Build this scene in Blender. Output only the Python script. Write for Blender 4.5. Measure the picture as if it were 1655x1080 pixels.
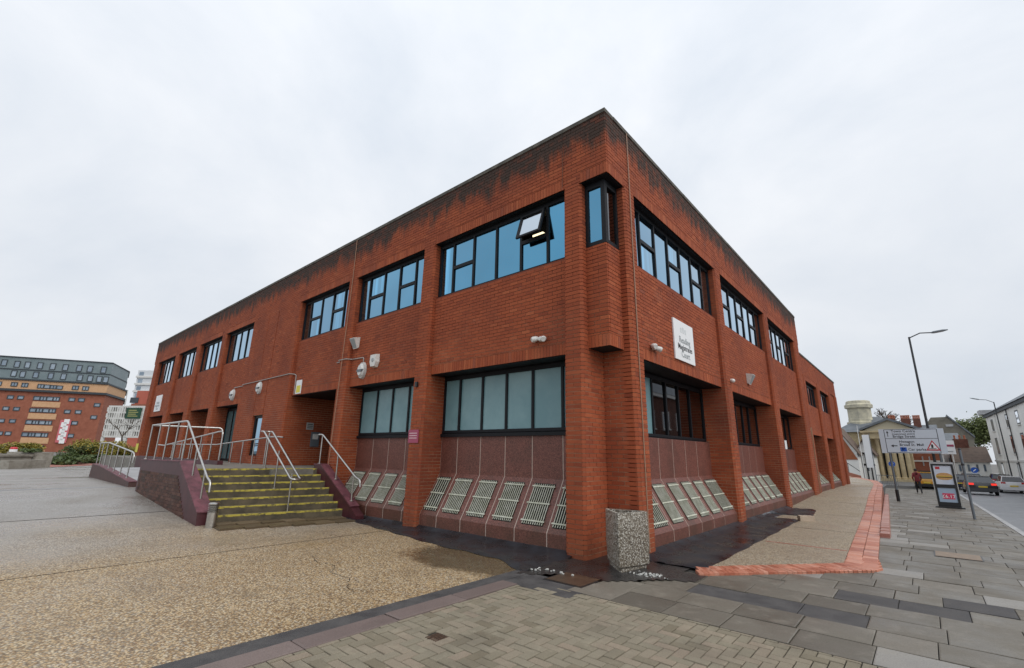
import bpy, bmesh, math, random
from mathutils import Vector, Matrix
random.seed(7)
for o in list(bpy.data.objects): bpy.data.objects.remove(o)
S = bpy.context.scene
COL = S.collection
# ---------------------------------------------------------------- camera
CAM = Vector((3.68787, -6.84156, 1.62)); FPX = 742.0
YAW, PIT, ROL = math.radians(131.2047), math.radians(14.638), math.radians(0.9943)
fw = Vector((math.cos(YAW)*math.cos(PIT), math.sin(YAW)*math.cos(PIT), math.sin(PIT)))
rt = Vector((math.sin(YAW), -math.cos(YAW), 0)); up = rt.cross(fw)
r2 = rt*math.cos(ROL)+up*math.sin(ROL); u2 = up*math.cos(ROL)-rt*math.sin(ROL)
cd = bpy.data.cameras.new('camera'); cam = bpy.data.objects.new('camera', cd); COL.objects.link(cam)
cam.matrix_world = Matrix(((r2.x, u2.x, -fw.x, CAM.x), (r2.y, u2.y, -fw.y, CAM.y), (r2.z, u2.z, -fw.z, CAM.z), (0, 0, 0, 1)))
cd.sensor_fit = 'HORIZONTAL'; cd.sensor_width = 36; cd.lens = FPX/1655*36; cd.clip_start = .05; cd.clip_end = 3000
S.camera = cam
# ---------------------------------------------------------------- world, sun, exposure
SUN_AZ, SUN_EL = math.radians(-6), math.radians(46)     # behind the thick cloud, to the right of the photographer
W = bpy.data.worlds.new('World'); S.world = W; W.use_nodes = True
wn, wl = W.node_tree.nodes, W.node_tree.links
for n in list(wn): wn.remove(n)
wo = wn.new('ShaderNodeOutputWorld'); bg = wn.new('ShaderNodeBackground'); bg.inputs['Strength'].default_value = 1.0
sky = wn.new('ShaderNodeTexSky'); sky.sky_type = 'NISHITA'; sky.sun_disc = False
sky.sun_elevation = SUN_EL; sky.sun_rotation = math.pi/2-SUN_AZ
tc = wn.new('ShaderNodeTexCoord'); mp = wn.new('ShaderNodeMapping'); mp.inputs['Scale'].default_value = (1.0, 1.0, 1.5)
nz = wn.new('ShaderNodeTexNoise'); nz.inputs['Scale'].default_value = 2.1; nz.inputs['Detail'].default_value = 8; nz.inputs['Roughness'].default_value = .55; nz.inputs['Distortion'].default_value = .25
rp = wn.new('ShaderNodeValToRGB'); rp.color_ramp.elements[0].position = .32; rp.color_ramp.elements[1].position = .66
rp.color_ramp.elements[0].color = (.69, .745, .82, 1); rp.color_ramp.elements[1].color = (.875, .90, .94, 1)
sx = wn.new('ShaderNodeSeparateXYZ'); ma = wn.new('ShaderNodeMapRange')       # overcast sky: brighter towards the zenith
ma.inputs['From Min'].default_value = 0; ma.inputs['From Max'].default_value = 1; ma.inputs['To Min'].default_value = .93; ma.inputs['To Max'].default_value = 1.30
vm = wn.new('ShaderNodeVectorMath'); vm.operation = 'SCALE'
sm = wn.new('ShaderNodeVectorMath'); sm.operation = 'SCALE'; sm.inputs['Scale'].default_value = .08
mx = wn.new('ShaderNodeMix'); mx.data_type = 'RGBA'; mx.inputs['Factor'].default_value = .94
wl.new(tc.outputs['Generated'], mp.inputs['Vector']); wl.new(mp.outputs['Vector'], nz.inputs['Vector']); wl.new(nz.outputs['Fac'], rp.inputs['Fac'])
wl.new(tc.outputs['Generated'], sx.inputs['Vector']); wl.new(sx.outputs['Z'], ma.inputs['Value'])
wl.new(rp.outputs['Color'], vm.inputs[0]); wl.new(ma.outputs['Result'], vm.inputs['Scale'])
wl.new(sky.outputs['Color'], sm.inputs[0])
wl.new(sm.outputs['Vector'], mx.inputs['A']); wl.new(vm.outputs['Vector'], mx.inputs['B']); wl.new(mx.outputs['Result'], bg.inputs['Color']); wl.new(bg.outputs['Background'], wo.inputs['Surface'])
sd = bpy.data.lights.new('sun', 'SUN'); sd.energy = 1.5; sd.angle = math.radians(50); sd.color = (1, .96, .9)
so = bpy.data.objects.new('sun', sd); COL.objects.link(so)
sdir = Vector((math.cos(SUN_AZ)*math.cos(SUN_EL), math.sin(SUN_AZ)*math.cos(SUN_EL), math.sin(SUN_EL)))
so.rotation_euler = sdir.to_track_quat('Z', 'Y').to_euler(); so.location = (20, -20, 40)
S.view_settings.view_transform = 'Standard'; S.view_settings.look = 'None'; S.view_settings.exposure = 0.0; S.view_settings.gamma = 1
S.render.engine = 'CYCLES'
# ---------------------------------------------------------------- photo pixel -> place
def ray(px, py): return r2*((px-827.5)/FPX)-u2*((py-540)/FPX)+fw
def P(px, py, d): return CAM+ray(px, py)*d                       # at depth d
def AT(px, py, ax, v):                                            # on the plane axis = v
    d = ray(px, py); return CAM+d*((v-CAM[ax])/d[ax])
def proj(p):
    v = p-CAM; z = v.dot(fw); return 827.5+FPX*v.dot(r2)/z, 540-FPX*v.dot(u2)/z, z
# ---------------------------------------------------------------- materials
MATS = {}
def mat(name, c, rough=.7, c2=None, scale=6, detail=4, lo=.35, hi=.65, bump=0, bscale=None, metal=0, spec=.5, coat=0, emit=None, rvar=0, voro=False):
    if name in MATS: return MATS[name]
    m = bpy.data.materials.new(name); m.use_nodes = True; MATS[name] = m
    nt = m.node_tree; N, L = nt.nodes, nt.links; b = N['Principled BSDF']
    b.inputs['Base Color'].default_value = (*c, 1); b.inputs['Roughness'].default_value = rough; b.inputs['Metallic'].default_value = metal
    b.inputs['Specular IOR Level'].default_value = spec; b.inputs['Coat Weight'].default_value = coat
    if emit: b.inputs['Emission Color'].default_value = (*emit[0], 1); b.inputs['Emission Strength'].default_value = emit[1]
    g = None
    if c2 or bump or rvar:
        g = N.new('ShaderNodeNewGeometry')
        t = N.new('ShaderNodeTexNoise'); t.inputs['Scale'].default_value = scale; t.inputs['Detail'].default_value = detail; t.inputs['Roughness'].default_value = .6
        L.new(g.outputs['Position'], t.inputs['Vector'])
        if c2:
            r = N.new('ShaderNodeValToRGB'); r.color_ramp.elements[0].position = lo; r.color_ramp.elements[1].position = hi
            r.color_ramp.elements[0].color = (*c, 1); r.color_ramp.elements[1].color = (*c2, 1)
            L.new(t.outputs['Fac'], r.inputs['Fac']); L.new(r.outputs['Color'], b.inputs['Base Color'])
        if rvar:
            q = N.new('ShaderNodeMapRange'); q.inputs['From Min'].default_value = .3; q.inputs['From Max'].default_value = .7
            q.inputs['To Min'].default_value = rough-rvar; q.inputs['To Max'].default_value = rough+rvar
            L.new(t.outputs['Fac'], q.inputs['Value']); L.new(q.outputs['Result'], b.inputs['Roughness'])
        if bump:
            t2 = N.new('ShaderNodeTexNoise'); t2.inputs['Scale'].default_value = bscale or scale*6; t2.inputs['Detail'].default_value = 3
            L.new(g.outputs['Position'], t2.inputs['Vector'])
            bp = N.new('ShaderNodeBump'); bp.inputs['Strength'].default_value = bump; bp.inputs['Distance'].default_value = .01
            L.new(t2.outputs['Fac'], bp.inputs['Height']); L.new(bp.outputs['Normal'], b.inputs['Normal'])
    return m
class NT:      # tiny node helper
    def __init__(s, m): s.N, s.L = m.node_tree.nodes, m.node_tree.links
    def new(s, t, ins=None, **kw):
        n = s.N.new('ShaderNode'+t)
        for k, v in kw.items(): setattr(n, k, v)
        for k, v in (ins or {}).items():
            if hasattr(v, 'is_output'): s.L.new(v, n.inputs[k])
            else: n.inputs[k].default_value = v
        return n
    def ramp(s, fac, els):
        n = s.N.new('ShaderNodeValToRGB'); cr = n.color_ramp
        while len(cr.elements) < len(els): cr.elements.new(.5)
        for e, (p, c) in zip(cr.elements, els): e.position = p; e.color = (*c, 1) if len(c) == 3 else c
        s.L.new(fac, n.inputs['Fac']); return n.outputs['Color']
    def math(s, op, a, b=0.0, clamp=False):
        n = s.N.new('ShaderNodeMath'); n.operation = op; n.use_clamp = clamp
        for i, v in enumerate((a, b)):
            if hasattr(v, 'is_output'): s.L.new(v, n.inputs[i])
            else: n.inputs[i].default_value = v
        return n.outputs[0]
    def mix(s, f, a, b):
        n = s.N.new('ShaderNodeMix'); n.data_type = 'RGBA'
        for k, v in (('Factor', f), ('A', a), ('B', b)):
            if hasattr(v, 'is_output'): s.L.new(v, n.inputs[k])
            else: n.inputs[k].default_value = v if k == 'Factor' else (*v, 1)
        return n.outputs['Result']
def newmat(name):
    m = bpy.data.materials.new(name); m.use_nodes = True; MATS[name] = m; h = NT(m); b = m.node_tree.nodes['Principled BSDF']
    pos = h.new('NewGeometry').outputs['Position']; sep = h.new('SeparateXYZ', {'Vector': pos}); return m, h, b, pos, sep
def brickmat():
    m, h, b, pos, sep = newmat('red_brick')
    a = h.new('Attribute', attribute_name='tone').outputs['Fac']
    c = h.ramp(a, [(0, (.22, .050, .022)), (.3, (.305, .070, .028)), (.7, (.365, .088, .034)), (.93, (.41, .112, .046)), (1, (.27, .078, .045))])
    n1 = h.new('TexNoise', {'Vector': pos, 'Scale': 40.0, 'Detail': 4.0}).outputs['Fac']
    c = h.mix(h.math('MULTIPLY', h.math('SUBTRACT', n1, .45, True), 1.4, True), c, (.15, .035, .02))
    n0 = h.new('TexNoise', {'Vector': pos, 'Scale': .55, 'Detail': 5.0, 'Roughness': .6}).outputs['Fac']
    c = h.mix(h.math('MULTIPLY', h.math('SUBTRACT', n0, .47, True), 2.8, True), c, (.17, .042, .024))
    # dark algae and soot below the coping, streaking down
    mpv = h.new('Mapping', {'Vector': pos, 'Scale': (3.4, 3.4, 1.0)}).outputs[0]
    n2 = h.new('TexNoise', {'Vector': mpv, 'Scale': 1.0, 'Detail': 6.0, 'Roughness': .65}).outputs['Fac']
    t = h.math('ADD', h.math('MULTIPLY', h.math('SUBTRACT', sep.outputs['Z'], 7.36), 1.35), h.math('MULTIPLY', h.math('SUBTRACT', n2, .52), 2.6))
    n3 = h.new('TexNoise', {'Vector': pos, 'Scale': 9.0, 'Detail': 5.0}).outputs['Fac']
    t = h.math('MULTIPLY', h.math('MULTIPLY', t, 1.7, True), h.math('ADD', h.math('MULTIPLY', n3, .8), h.math('ADD', .22, h.math('MULTIPLY', a, .75))), True)
    c = h.mix(h.math('MULTIPLY', t, .93), c, (.035, .031, .026))
    # green-brown damp at the foot
    f = h.math('MULTIPLY', h.math('SUBTRACT', h.math('ADD', h.math('MULTIPLY', n2, .7), .05), sep.outputs['Z']), 1.6, True)
    c = h.mix(h.math('MULTIPLY', f, .55), c, (.10, .055, .03))
    n5 = h.new('TexNoise', {'Vector': pos, 'Scale': 1.7, 'Detail': 7.0, 'Roughness': .7}).outputs['Fac']      # pale salts
    c = h.mix(h.math('MULTIPLY', h.math('SUBTRACT', n5, .60, True), 2.2, True), c, (.40, .20, .13))
    h.L.new(c, b.inputs['Base Color']); b.inputs['Roughness'].default_value = .82; b.inputs['Specular IOR Level'].default_value = .3
    bp = h.new('Bump', {'Height': n1, 'Strength': .35, 'Distance': .004}); h.L.new(bp.outputs[0], b.inputs['Normal'])
    return m
M_BRICK = brickmat()
def mortarmat():
    m, h, b, pos, sep = newmat('mortar')
    n = h.new('TexNoise', {'Vector': pos, 'Scale': .8, 'Detail': 5.0}).outputs['Fac']
    lo_ = h.ramp(n, [(.38, (.10, .042, .025)), (.66, (.22, .12, .08))]); hi_ = h.ramp(n, [(.36, (.22, .12, .075)), (.58, (.46, .31, .20))])
    c = h.mix(h.math('MULTIPLY', h.math('SUBTRACT', 4.6, sep.outputs['Z']), .8, True), lo_, hi_)
    t = h.math('MULTIPLY', h.math('SUBTRACT', sep.outputs['Z'], 7.3), 1.6, True)
    c = h.mix(t, c, (.05, .04, .033))
    h.L.new(c, b.inputs['Base Color']); b.inputs['Roughness'].default_value = .9
    return m
M_MORTAR = mortarmat()
def aggmat(name, cols, scale=52, grey=None):
    m, h, b, pos, sep = newmat(name)
    v = h.new('TexVoronoi', {'Vector': pos, 'Scale': float(scale), 'Randomness': 1.0})
    vs = h.new('SeparateColor', {'Color': v.outputs['Color']}).outputs[0]
    c = h.ramp(vs, cols)
    if grey:
        n = h.new('TexNoise', {'Vector': pos, 'Scale': .35, 'Detail': 4.0}).outputs['Fac']
        t = h.math('ADD', h.math('MULTIPLY', h.math('SUBTRACT', -4.5, sep.outputs['X']), .16), h.math('MULTIPLY', h.math('SUBTRACT', n, .5), 1.4), True)
        t = h.math('MULTIPLY', t, .92); gt = t
        c = h.mix(t, c, grey)
    e = h.math('MULTIPLY', v.outputs['Distance'], 1.5, True)
    c = h.mix(h.math('MULTIPLY', h.math('SUBTRACT', e, .5, True), 1.4, True), c, (.075, .056, .036))
    n4 = h.new('TexNoise', {'Vector': pos, 'Scale': 1.3, 'Detail': 6.0, 'Roughness': .65}).outputs['Fac']
    c = h.mix(h.math('MULTIPLY', h.math('SUBTRACT', n4, .53, True), 2.0, True), c, (.15, .115, .075))
    w = h.new('TexNoise', {'Vector': pos, 'Scale': .5, 'Detail': 3.0}).outputs['Fac']
    rg = h.new('MapRange', {'Value': w, 'From Min': .35, 'From Max': .65, 'To Min': .34, 'To Max': .72}).outputs[0]
    if grey:       # rain water lying in the hollow by the corner
        dx = h.math('MULTIPLY', h.math('ADD', sep.outputs['X'], 1.75), .62); dy = h.math('MULTIPLY', h.math('ADD', sep.outputs['Y'], 1.25), 1.35)
        dd = h.math('SQRT', h.math('ADD', h.math('MULTIPLY', dx, dx), h.math('MULTIPLY', dy, dy)))
        wet = h.math('MULTIPLY', h.math('SUBTRACT', h.math('ADD', 1.05, h.math('MULTIPLY', h.math('SUBTRACT', n4, .5), 1.2)), dd), 3.5, True)
        w2 = h.math('MULTIPLY', h.math('SUBTRACT', h.new('TexNoise', {'Vector': h.new('Mapping', {'Vector': pos, 'Scale': (1.0, .35, 1.0)}).outputs[0], 'Scale': .55, 'Detail': 5.0}).outputs['Fac'], .56, True), 6.0, True)
        w2 = h.math('MULTIPLY', w2, .5)
        c = h.mix(h.math('MULTIPLY', wet, .72), c, (.05, .035, .015)); c = h.mix(w2, c, (.19, .165, .13))
        rg = h.math('SUBTRACT', h.math('SUBTRACT', rg, h.math('MULTIPLY', gt, .2)), h.math('ADD', h.math('MULTIPLY', wet, .4), h.math('MULTIPLY', w2, .35)), True)
    h.L.new(rg, b.inputs['Roughness'])
    h.L.new(c, b.inputs['Base Color'])
    bp = h.new('Bump', {'Height': h.math('SUBTRACT', 1.0, e), 'Strength': .55, 'Distance': .008}); h.L.new(bp.outputs[0], b.inputs['Normal'])
    return m
TAN = [(0, (.24, .145, .07)), (.3, (.46, .31, .155)), (.6, (.57, .42, .235)), (.85, (.66, .55, .38)), (1, (.40, .33, .26))]
M_AGG = aggmat('exposed_aggregate', TAN, 48, (.37, .365, .355))
M_AGG2 = aggmat('terrace_aggregate', [(0, (.22, .16, .10)), (.4, (.44, .34, .225)), (.8, (.58, .50, .37)), (1, (.34, .30, .25))], 48)
M_PLANTER = aggmat('planter_aggregate', [(0, (.07, .06, .05)), (.35, (.18, .15, .11)), (.7, (.42, .39, .33)), (1, (.62, .60, .55))], 62)
def granitemat():
    m, h, b, pos, sep = newmat('red_granite')
    v = h.new('TexVoronoi', {'Vector': pos, 'Scale': 95.0}); s_ = h.new('SeparateColor', {'Color': v.outputs['Color']}).outputs[0]
    c = h.ramp(s_, [(0, (.055, .022, .017)), (.5, (.155, .05, .036)), (1, (.25, .10, .075))])
    n = h.new('TexNoise', {'Vector': pos, 'Scale': 1.6, 'Detail': 5.0}).outputs['Fac']
    c = h.mix(h.math('MULTIPLY', h.math('SUBTRACT', n, .5, True), 2.0, True), c, (.06, .03, .022))
    f = h.math('MULTIPLY', h.math('SUBTRACT', h.math('MULTIPLY', n, 1.0), sep.outputs['Z']), 1.3, True)
    c = h.mix(h.math('MULTIPLY', f, .6), c, (.07, .04, .02))
    h.L.new(c, b.inputs['Base Color']); b.inputs['Roughness'].default_value = .5; return m
M_GRANITE = granitemat()
def glassmat(name, deep, rough=.03, ior=1.75, boost=1.5):
    m, h, b, pos, sep = newmat(name)
    n = h.new('TexNoise', {'Vector': pos, 'Scale': .9, 'Detail': 2.0}).outputs['Fac']
    rnd = h.new('ObjectInfo').outputs['Random']; c = h.mix(h.math('MULTIPLY', n, .7), deep, tuple(x*.55 for x in deep))
    c = h.mix(h.math('MULTIPLY', rnd, .5), c, tuple(x*.5 for x in deep))
    st_ = h.new('TexNoise', {'Vector': h.new('Mapping', {'Vector': pos, 'Scale': (9.0, 9.0, .25)}).outputs[0], 'Scale': 1.0, 'Detail': 3.0}).outputs['Fac']
    cur = h.math('MULTIPLY', h.math('GREATER_THAN', h.math('FRACT', h.math('MULTIPLY', rnd, 7.31)), .72), h.math('MULTIPLY', h.math('SUBTRACT', st_, .40, True), 2.2, True))
    c = h.mix(cur, c, tuple(min(1, x*1.7+.05) for x in deep))
    h.L.new(c, b.inputs['Base Color']); b.inputs['Metallic'].default_value = 1.0; b.inputs['Roughness'].default_value = rough
    gl = h.new('BsdfGlossy', {'Color': (.93, .96, 1, 1), 'Roughness': .02})
    fr = h.math('MULTIPLY', h.new('Fresnel', {'IOR': ior}).outputs[0], boost, True)
    ms = h.new('MixShader', {0: fr}); h.L.new(b.outputs[0], ms.inputs[1]); h.L.new(gl.outputs[0], ms.inputs[2])
    h.L.new(ms.outputs[0], m.node_tree.nodes['Material Output'].inputs['Surface']); return m
M_GLASSB = glassmat('blue_coated_glass', (.065, .34, .56), ior=1.5, boost=1.35)
M_GLASSD = glassmat('dark_glass', (.014, .017, .02), ior=1.5, boost=1.05)
M_FROST = mat('frosted_pane', (.14, .27, .30), .22, c2=(.20, .34, .37), scale=1.2, spec=.4, coat=.15)
M_TEAL = mat('teal_door_glass', (.10, .20, .215), .12, c2=(.06, .12, .13), scale=1.0, spec=.6)
M_FRAME = mat('black_window_frame', (.008, .009, .012), .55, spec=.25)
M_SILL = mat('pale_metal_sill', (.35, .36, .37), .4)
M_STEEL = mat('stainless_steel', (.58, .57, .54), .28, metal=1, c2=(.46, .45, .43), scale=20)
M_MAROON = mat('maroon_masonry_paint', (.050, .010, .014), .5, c2=(.08, .018, .024), scale=3, bump=.15)
M_MAROONT = mat('maroon_painted_coping', (.18, .058, .075), .55, c2=(.085, .028, .036), scale=5, bump=.35)
M_GRILLE = mat('pale_green_grille_paint', (.40, .41, .31), .55, c2=(.58, .59, .50), scale=7)
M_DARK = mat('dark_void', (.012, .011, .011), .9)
M_MEMB = mat('black_bitumen_membrane', (.012, .013, .016), .32, c2=(.028, .032, .040), scale=2.2, bump=.6, bscale=9, rvar=.14)
M_ASPH = mat('asphalt', (.048, .046, .047), .72, c2=(.085, .08, .078), scale=4, bump=.7, bscale=160, rvar=.12)
M_ROAD = mat('wet_road', (.10, .105, .115), .42, c2=(.16, .165, .175), scale=1.2, bump=.4, bscale=120, rvar=.14)
M_KERB = mat('pinkish_kerb_stone', (.15, .115, .105), .7, c2=(.24, .19, .17), scale=30, bump=.5, bscale=120)
M_COPING = mat('coping_stone', (.05, .047, .04), .85, c2=(.13, .12, .10), scale=5, bump=.4)
M_WHITE = mat('white_plastic', (.74, .74, .72), .45, c2=(.60, .60, .57), scale=14)
M_SIGNW = mat('white_sign_face', (.80, .81, .82), .4)
M_INK = mat('black_print', (.02, .02, .025), .5)
M_INKG = mat('faded_grey_print', (.33, .36, .37), .5)
M_LEAD = mat('flat_roof_felt', (.10, .10, .105), .8, c2=(.16, .16, .16), scale=2)
M_CONC = mat('weathered_concrete', (.20, .18, .15), .85, c2=(.33, .31, .27), scale=3, bump=.5)
M_PALEC = mat('pale_grey_concrete', (.36, .37, .38), .6, c2=(.46, .47, .48), scale=2, bump=.2)
M_STEP = mat('mossy_concrete_step', (.055, .045, .028), .75, c2=(.13, .105, .065), scale=3.5, bump=.4, rvar=.1)
M_YEL = mat('yellow_nosing_paint', (.46, .38, .06), .7, c2=(.12, .10, .04), scale=9, lo=.47, hi=.66)
M_BLACK = mat('black_paint', (.015, .015, .017), .4)
M_GREYM = mat('grey_painted_metal', (.13, .15, .17), .45)
M_SIGNBACK = mat('pale_blue_grey_sign', (.58, .64, .71), .45)
M_REDP = mat('red_paint', (.50, .03, .04), .4)
M_BLUEP = mat('blue_sign', (.02, .10, .45), .4)
M_PLUM = mat('plum_sign', (.35, .06, .12), .45)
M_YSIGN = mat('yellow_sign', (.72, .62, .06), .5)
# ---------------------------------------------------------------- mesh helpers
class MB:
    def __init__(s): s.v, s.f = [], []
    def poly(s, pts):
        i = len(s.v); s.v += [tuple(p) for p in pts]; s.f.append(tuple(range(i, i+len(pts)))); return s
    def box(s, x0, y0, z0, x1, y1, z1):
        return s.hexa([(x0, y0, z0), (x1, y0, z0), (x1, y1, z0), (x0, y1, z0)], [(x0, y0, z1), (x1, y0, z1), (x1, y1, z1), (x0, y1, z1)])
    def hexa(s, a, b):      # loop a (bottom, ccw) to loop b (top)
        n = len(a); i = len(s.v); s.v += [tuple(p) for p in a]+[tuple(p) for p in b]
        s.f.append(tuple(i+k for k in range(n))[::-1]); s.f.append(tuple(i+n+k for k in range(n)))
        for k in range(n): s.f.append((i+k, i+(k+1) % n, i+n+(k+1) % n, i+n+k))
        return s
    def obox(s, c, ax, ay, az):     # centre + half axes
        c, ax, ay, az = map(Vector, (c, ax, ay, az)); q = [(-1, -1), (1, -1), (1, 1), (-1, 1)]
        return s.hexa([c+ax*a+ay*b-az for a, b in q], [c+ax*a+ay*b+az for a, b in q])
    def prism(s, pts, z0, z1): return s.hexa([(x, y, z0) for x, y in pts], [(x, y, z1) for x, y in pts])
    def tube(s, path, r, n=8, cap=True):
        path = [Vector(p) for p in path]; rs = r if isinstance(r, (list, tuple)) else [r]*len(path); rings = []
        for k, p in enumerate(path):
            d = (path[min(k+1, len(path)-1)]-path[max(k-1, 0)]).normalized()
            a = d.cross(Vector((0, 0, 1))) if abs(d.z) < .95 else d.cross(Vector((1, 0, 0))); a.normalize(); b = d.cross(a)
            i = len(s.v); rings.append(i)
            for j in range(n):
                t = 2*math.pi*j/n; s.v.append(tuple(p+(a*math.cos(t)+b*math.sin(t))*rs[k]))
        for q, w in zip(rings, rings[1:]):
            for j in range(n): s.f.append((q+j, w+j, w+(j+1) % n, q+(j+1) % n))
        if cap: s.f.append(tuple(rings[0]+j for j in range(n))); s.f.append(tuple(rings[-1]+j for j in range(n))[::-1])
        return s
    def lathe(s, o, prof, n=16, axis=(0, 0, 1)):
        o = Vector(o); ax = Vector(axis).normalized(); return s.tube([o+ax*z for r, z in prof], [r for r, z in prof], n) if False else s._lathe(o, prof, n, ax)
    def _lathe(s, o, prof, n, ax):
        a = ax.cross(Vector((0, 0, 1))) if abs(ax.z) < .95 else Vector((1, 0, 0)); a.normalize(); b = ax.cross(a); rings = []
        for r, z in prof:
            i = len(s.v); rings.append(i)
            for j in range(n):
                t = 2*math.pi*j/n; s.v.append(tuple(o+ax*z+(a*math.cos(t)+b*math.sin(t))*r))
        for q, w in zip(rings, rings[1:]):
            for j in range(n): s.f.append((q+j, q+(j+1) % n, w+(j+1) % n, w+j))
        s.f.append(tuple(rings[0]+j for j in range(n))[::-1]); s.f.append(tuple(rings[-1]+j for j in range(n))); return s
    def build(s, name, m, parent=None, smooth=False, fix=True):
        me = bpy.data.meshes.new(name); me.from_pydata(s.v, [], s.f)
        if fix:
            bm = bmesh.new(); bm.from_mesh(me); bmesh.ops.recalc_face_normals(bm, faces=bm.faces); bm.to_mesh(me); bm.free()
        me.materials.append(m)
        if smooth:
            me.polygons.foreach_set('use_smooth', [True]*len(me.polygons))
        me.update(); return link(name, me, parent)
def link(name, me, parent=None):
    o = bpy.data.objects.new(name, me); COL.objects.link(o)
    if parent is not None: o.parent = parent; o.matrix_parent_inverse = wmat(parent).inverted()
    return o
def wmat(o): return (wmat(o.parent) @ o.matrix_parent_inverse @ o.matrix_basis) if o.parent else o.matrix_basis.copy()
def thing(name, loc, label, cat, group=None):
    o = bpy.data.objects.new(name, None); COL.objects.link(o); o.location = loc; o.empty_display_size = .2; return tag(o, label, cat, group)
def tag(o, label, cat=None, group=None, kind=None):
    if label: o['label'] = label
    if cat: o['category'] = cat
    if group: o['group'] = group
    if kind: o['kind'] = kind
    return o
def struct(o, label=None): o['kind'] = 'structure'; tag(o, label); return o
def smooth_angle(o, ang=35):
    me = o.data; me.polygons.foreach_set('use_smooth', [True]*len(me.polygons))
    try: me.set_sharp_from_angle(angle=math.radians(ang))
    except Exception: pass
def textmesh(txt, size, align='LEFT'):
    cu = bpy.data.curves.new('t', 'FONT'); cu.body = txt; cu.size = size; cu.align_x = align; cu.resolution_u = 2; cu.offset = size*.012
    o = bpy.data.objects.new('t', cu); COL.objects.link(o); bpy.context.view_layer.update()
    me = bpy.data.meshes.new_from_object(o.evaluated_get(bpy.context.evaluated_depsgraph_get())); bpy.data.objects.remove(o); return me
def text(txt, size, org, ux, uy, m, parent, name='lettering', align='LEFT', sx=1.0):
    me = textmesh(txt, size, align); ux, uy = Vector(ux).normalized(), Vector(uy).normalized(); n = ux.cross(uy); org = Vector(org)
    for v in me.vertices: v.co = org+ux*(v.co.x*sx)+uy*v.co.y+n*(.0)
    me.materials.clear(); me.materials.append(m); me.name = name; return link(name, me, parent)
# ================================================================ GROUND
def zg(x, y):
    left = min(.45, max(0., -7-x)*.06); drop = max(0., min(y, 54.)-8)*.021
    return left-drop*min(1., max(0., (x+12)/10))
def zt(y): return .03 if y < 12 else (.03+.17*(y-12)/6 if y < 18 else .2)
def sheet(name, xs, ys, zf, m, parent=None, keep=None):
    b = MB(); idx = {}
    for i in range(len(xs)-1):
        for j in range(len(ys)-1):
            if keep and not keep((xs[i]+xs[i+1])/2, (ys[j]+ys[j+1])/2): continue
            q = []
            for a, c in ((i, j), (i+1, j), (i+1, j+1), (i, j+1)):
                if (a, c) not in idx: idx[(a, c)] = len(b.v); b.v.append((xs[a], ys[c], zf(xs[a], ys[c])))
                q.append(idx[(a, c)])
            b.f.append(tuple(q))
    return b.build(name, m, parent, fix=False)
def frange(a, b, n): return [a+(b-a)*k/n for k in range(n+1)]
ground = struct(sheet('ground', [-900, -300, -120, -60, -30, -14.5, -7, -3, 0, 3, 12, 40, 120, 300, 900], [-400, -100, -40, 0, 8, 20, 30, 40, 52, 80, 150, 400, 900],
                      lambda x, y: zg(x, y)-.16, mat('distant_ground', (.12, .115, .105), .85, c2=(.17, .16, .15), scale=.2)))
# pieces share a few unit meshes; the tone attribute varies the colour
def tone_attr(me, vals):
    a = me.attributes.new('tone', 'FLOAT', 'FACE'); a.data.foreach_set('value', vals)
def unit_meshes(name, m, n=8, bev=.0):
    out = []
    for k in range(n):
        b = MB()
        if bev: b.hexa([(0, 0, -1), (1, 0, -1), (1, 1, -1), (0, 1, -1)], [(0, 0, -bev), (1, 0, -bev), (1, 1, -bev), (0, 1, -bev)]); b.f.pop(1); e = bev*.35
        if bev:
            i = 4; t = len(b.v); b.v += [(e, e, 0), (1-e, e, 0), (1-e, 1-e, 0), (e, 1-e, 0)]; b.f.append((t, t+1, t+2, t+3))
            for q in range(4): b.f.append((i+q, i+(q+1) % 4, t+(q+1) % 4, t+q))
        else: b.box(0, 0, -1, 1, 1, 0)
        me = bpy.data.meshes.new(name); me.from_pydata(b.v, [], b.f); me.materials.append(m); tone_attr(me, [(k+.5)/n]*len(b.f)); out.append(me)
    return out
def piece(name, meshes, origin, ux, uy, dims, tone, parent):      # unit box: x along ux, y along uy, top at origin
    me = meshes[min(len(meshes)-1, int(tone*len(meshes)))]; o = bpy.data.objects.new(name, me); COL.objects.link(o)
    ux, uy = Vector(ux), Vector(uy); n = ux.cross(uy); mt = Matrix.Identity(4)
    for r in range(3): mt[r][0], mt[r][1], mt[r][2], mt[r][3] = ux[r]*dims[0], uy[r]*dims[1], n[r]*dims[2], origin[r]
    o.parent = parent; o.matrix_parent_inverse = Matrix.Identity(4); o.matrix_basis = wmat(parent).inverted() @ mt; return o
class Batch:       # many pieces in one mesh
    def __init__(s): s.b, s.t = MB(), []
    def add(s, origin, ux, uy, dims, tone):
        o, ux, uy = Vector(origin), Vector(ux), Vector(uy); n = ux.cross(uy); c = [(0, 0), (1, 0), (1, 1), (0, 1)]
        i = len(s.b.v)
        for d in (1, 0): s.b.v += [tuple(o+ux*(dims[0]*a)+uy*(dims[1]*e)-n*(dims[2]*d)) for a, e in c]
        s.b.f.append((i+4, i+5, i+6, i+7)); s.t.append(tone)
        for k in range(4): s.b.f.append((i+k, i+(k+1) % 4, i+4+(k+1) % 4, i+4+k)); s.t.append(tone)
    def build(s, name, m, parent):
        me = bpy.data.meshes.new(name); me.from_pydata(s.b.v, [], s.b.f); me.materials.append(m); tone_attr(me, s.t); o = link(name, me, parent); o['kind'] = 'stuff'; return o
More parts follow.
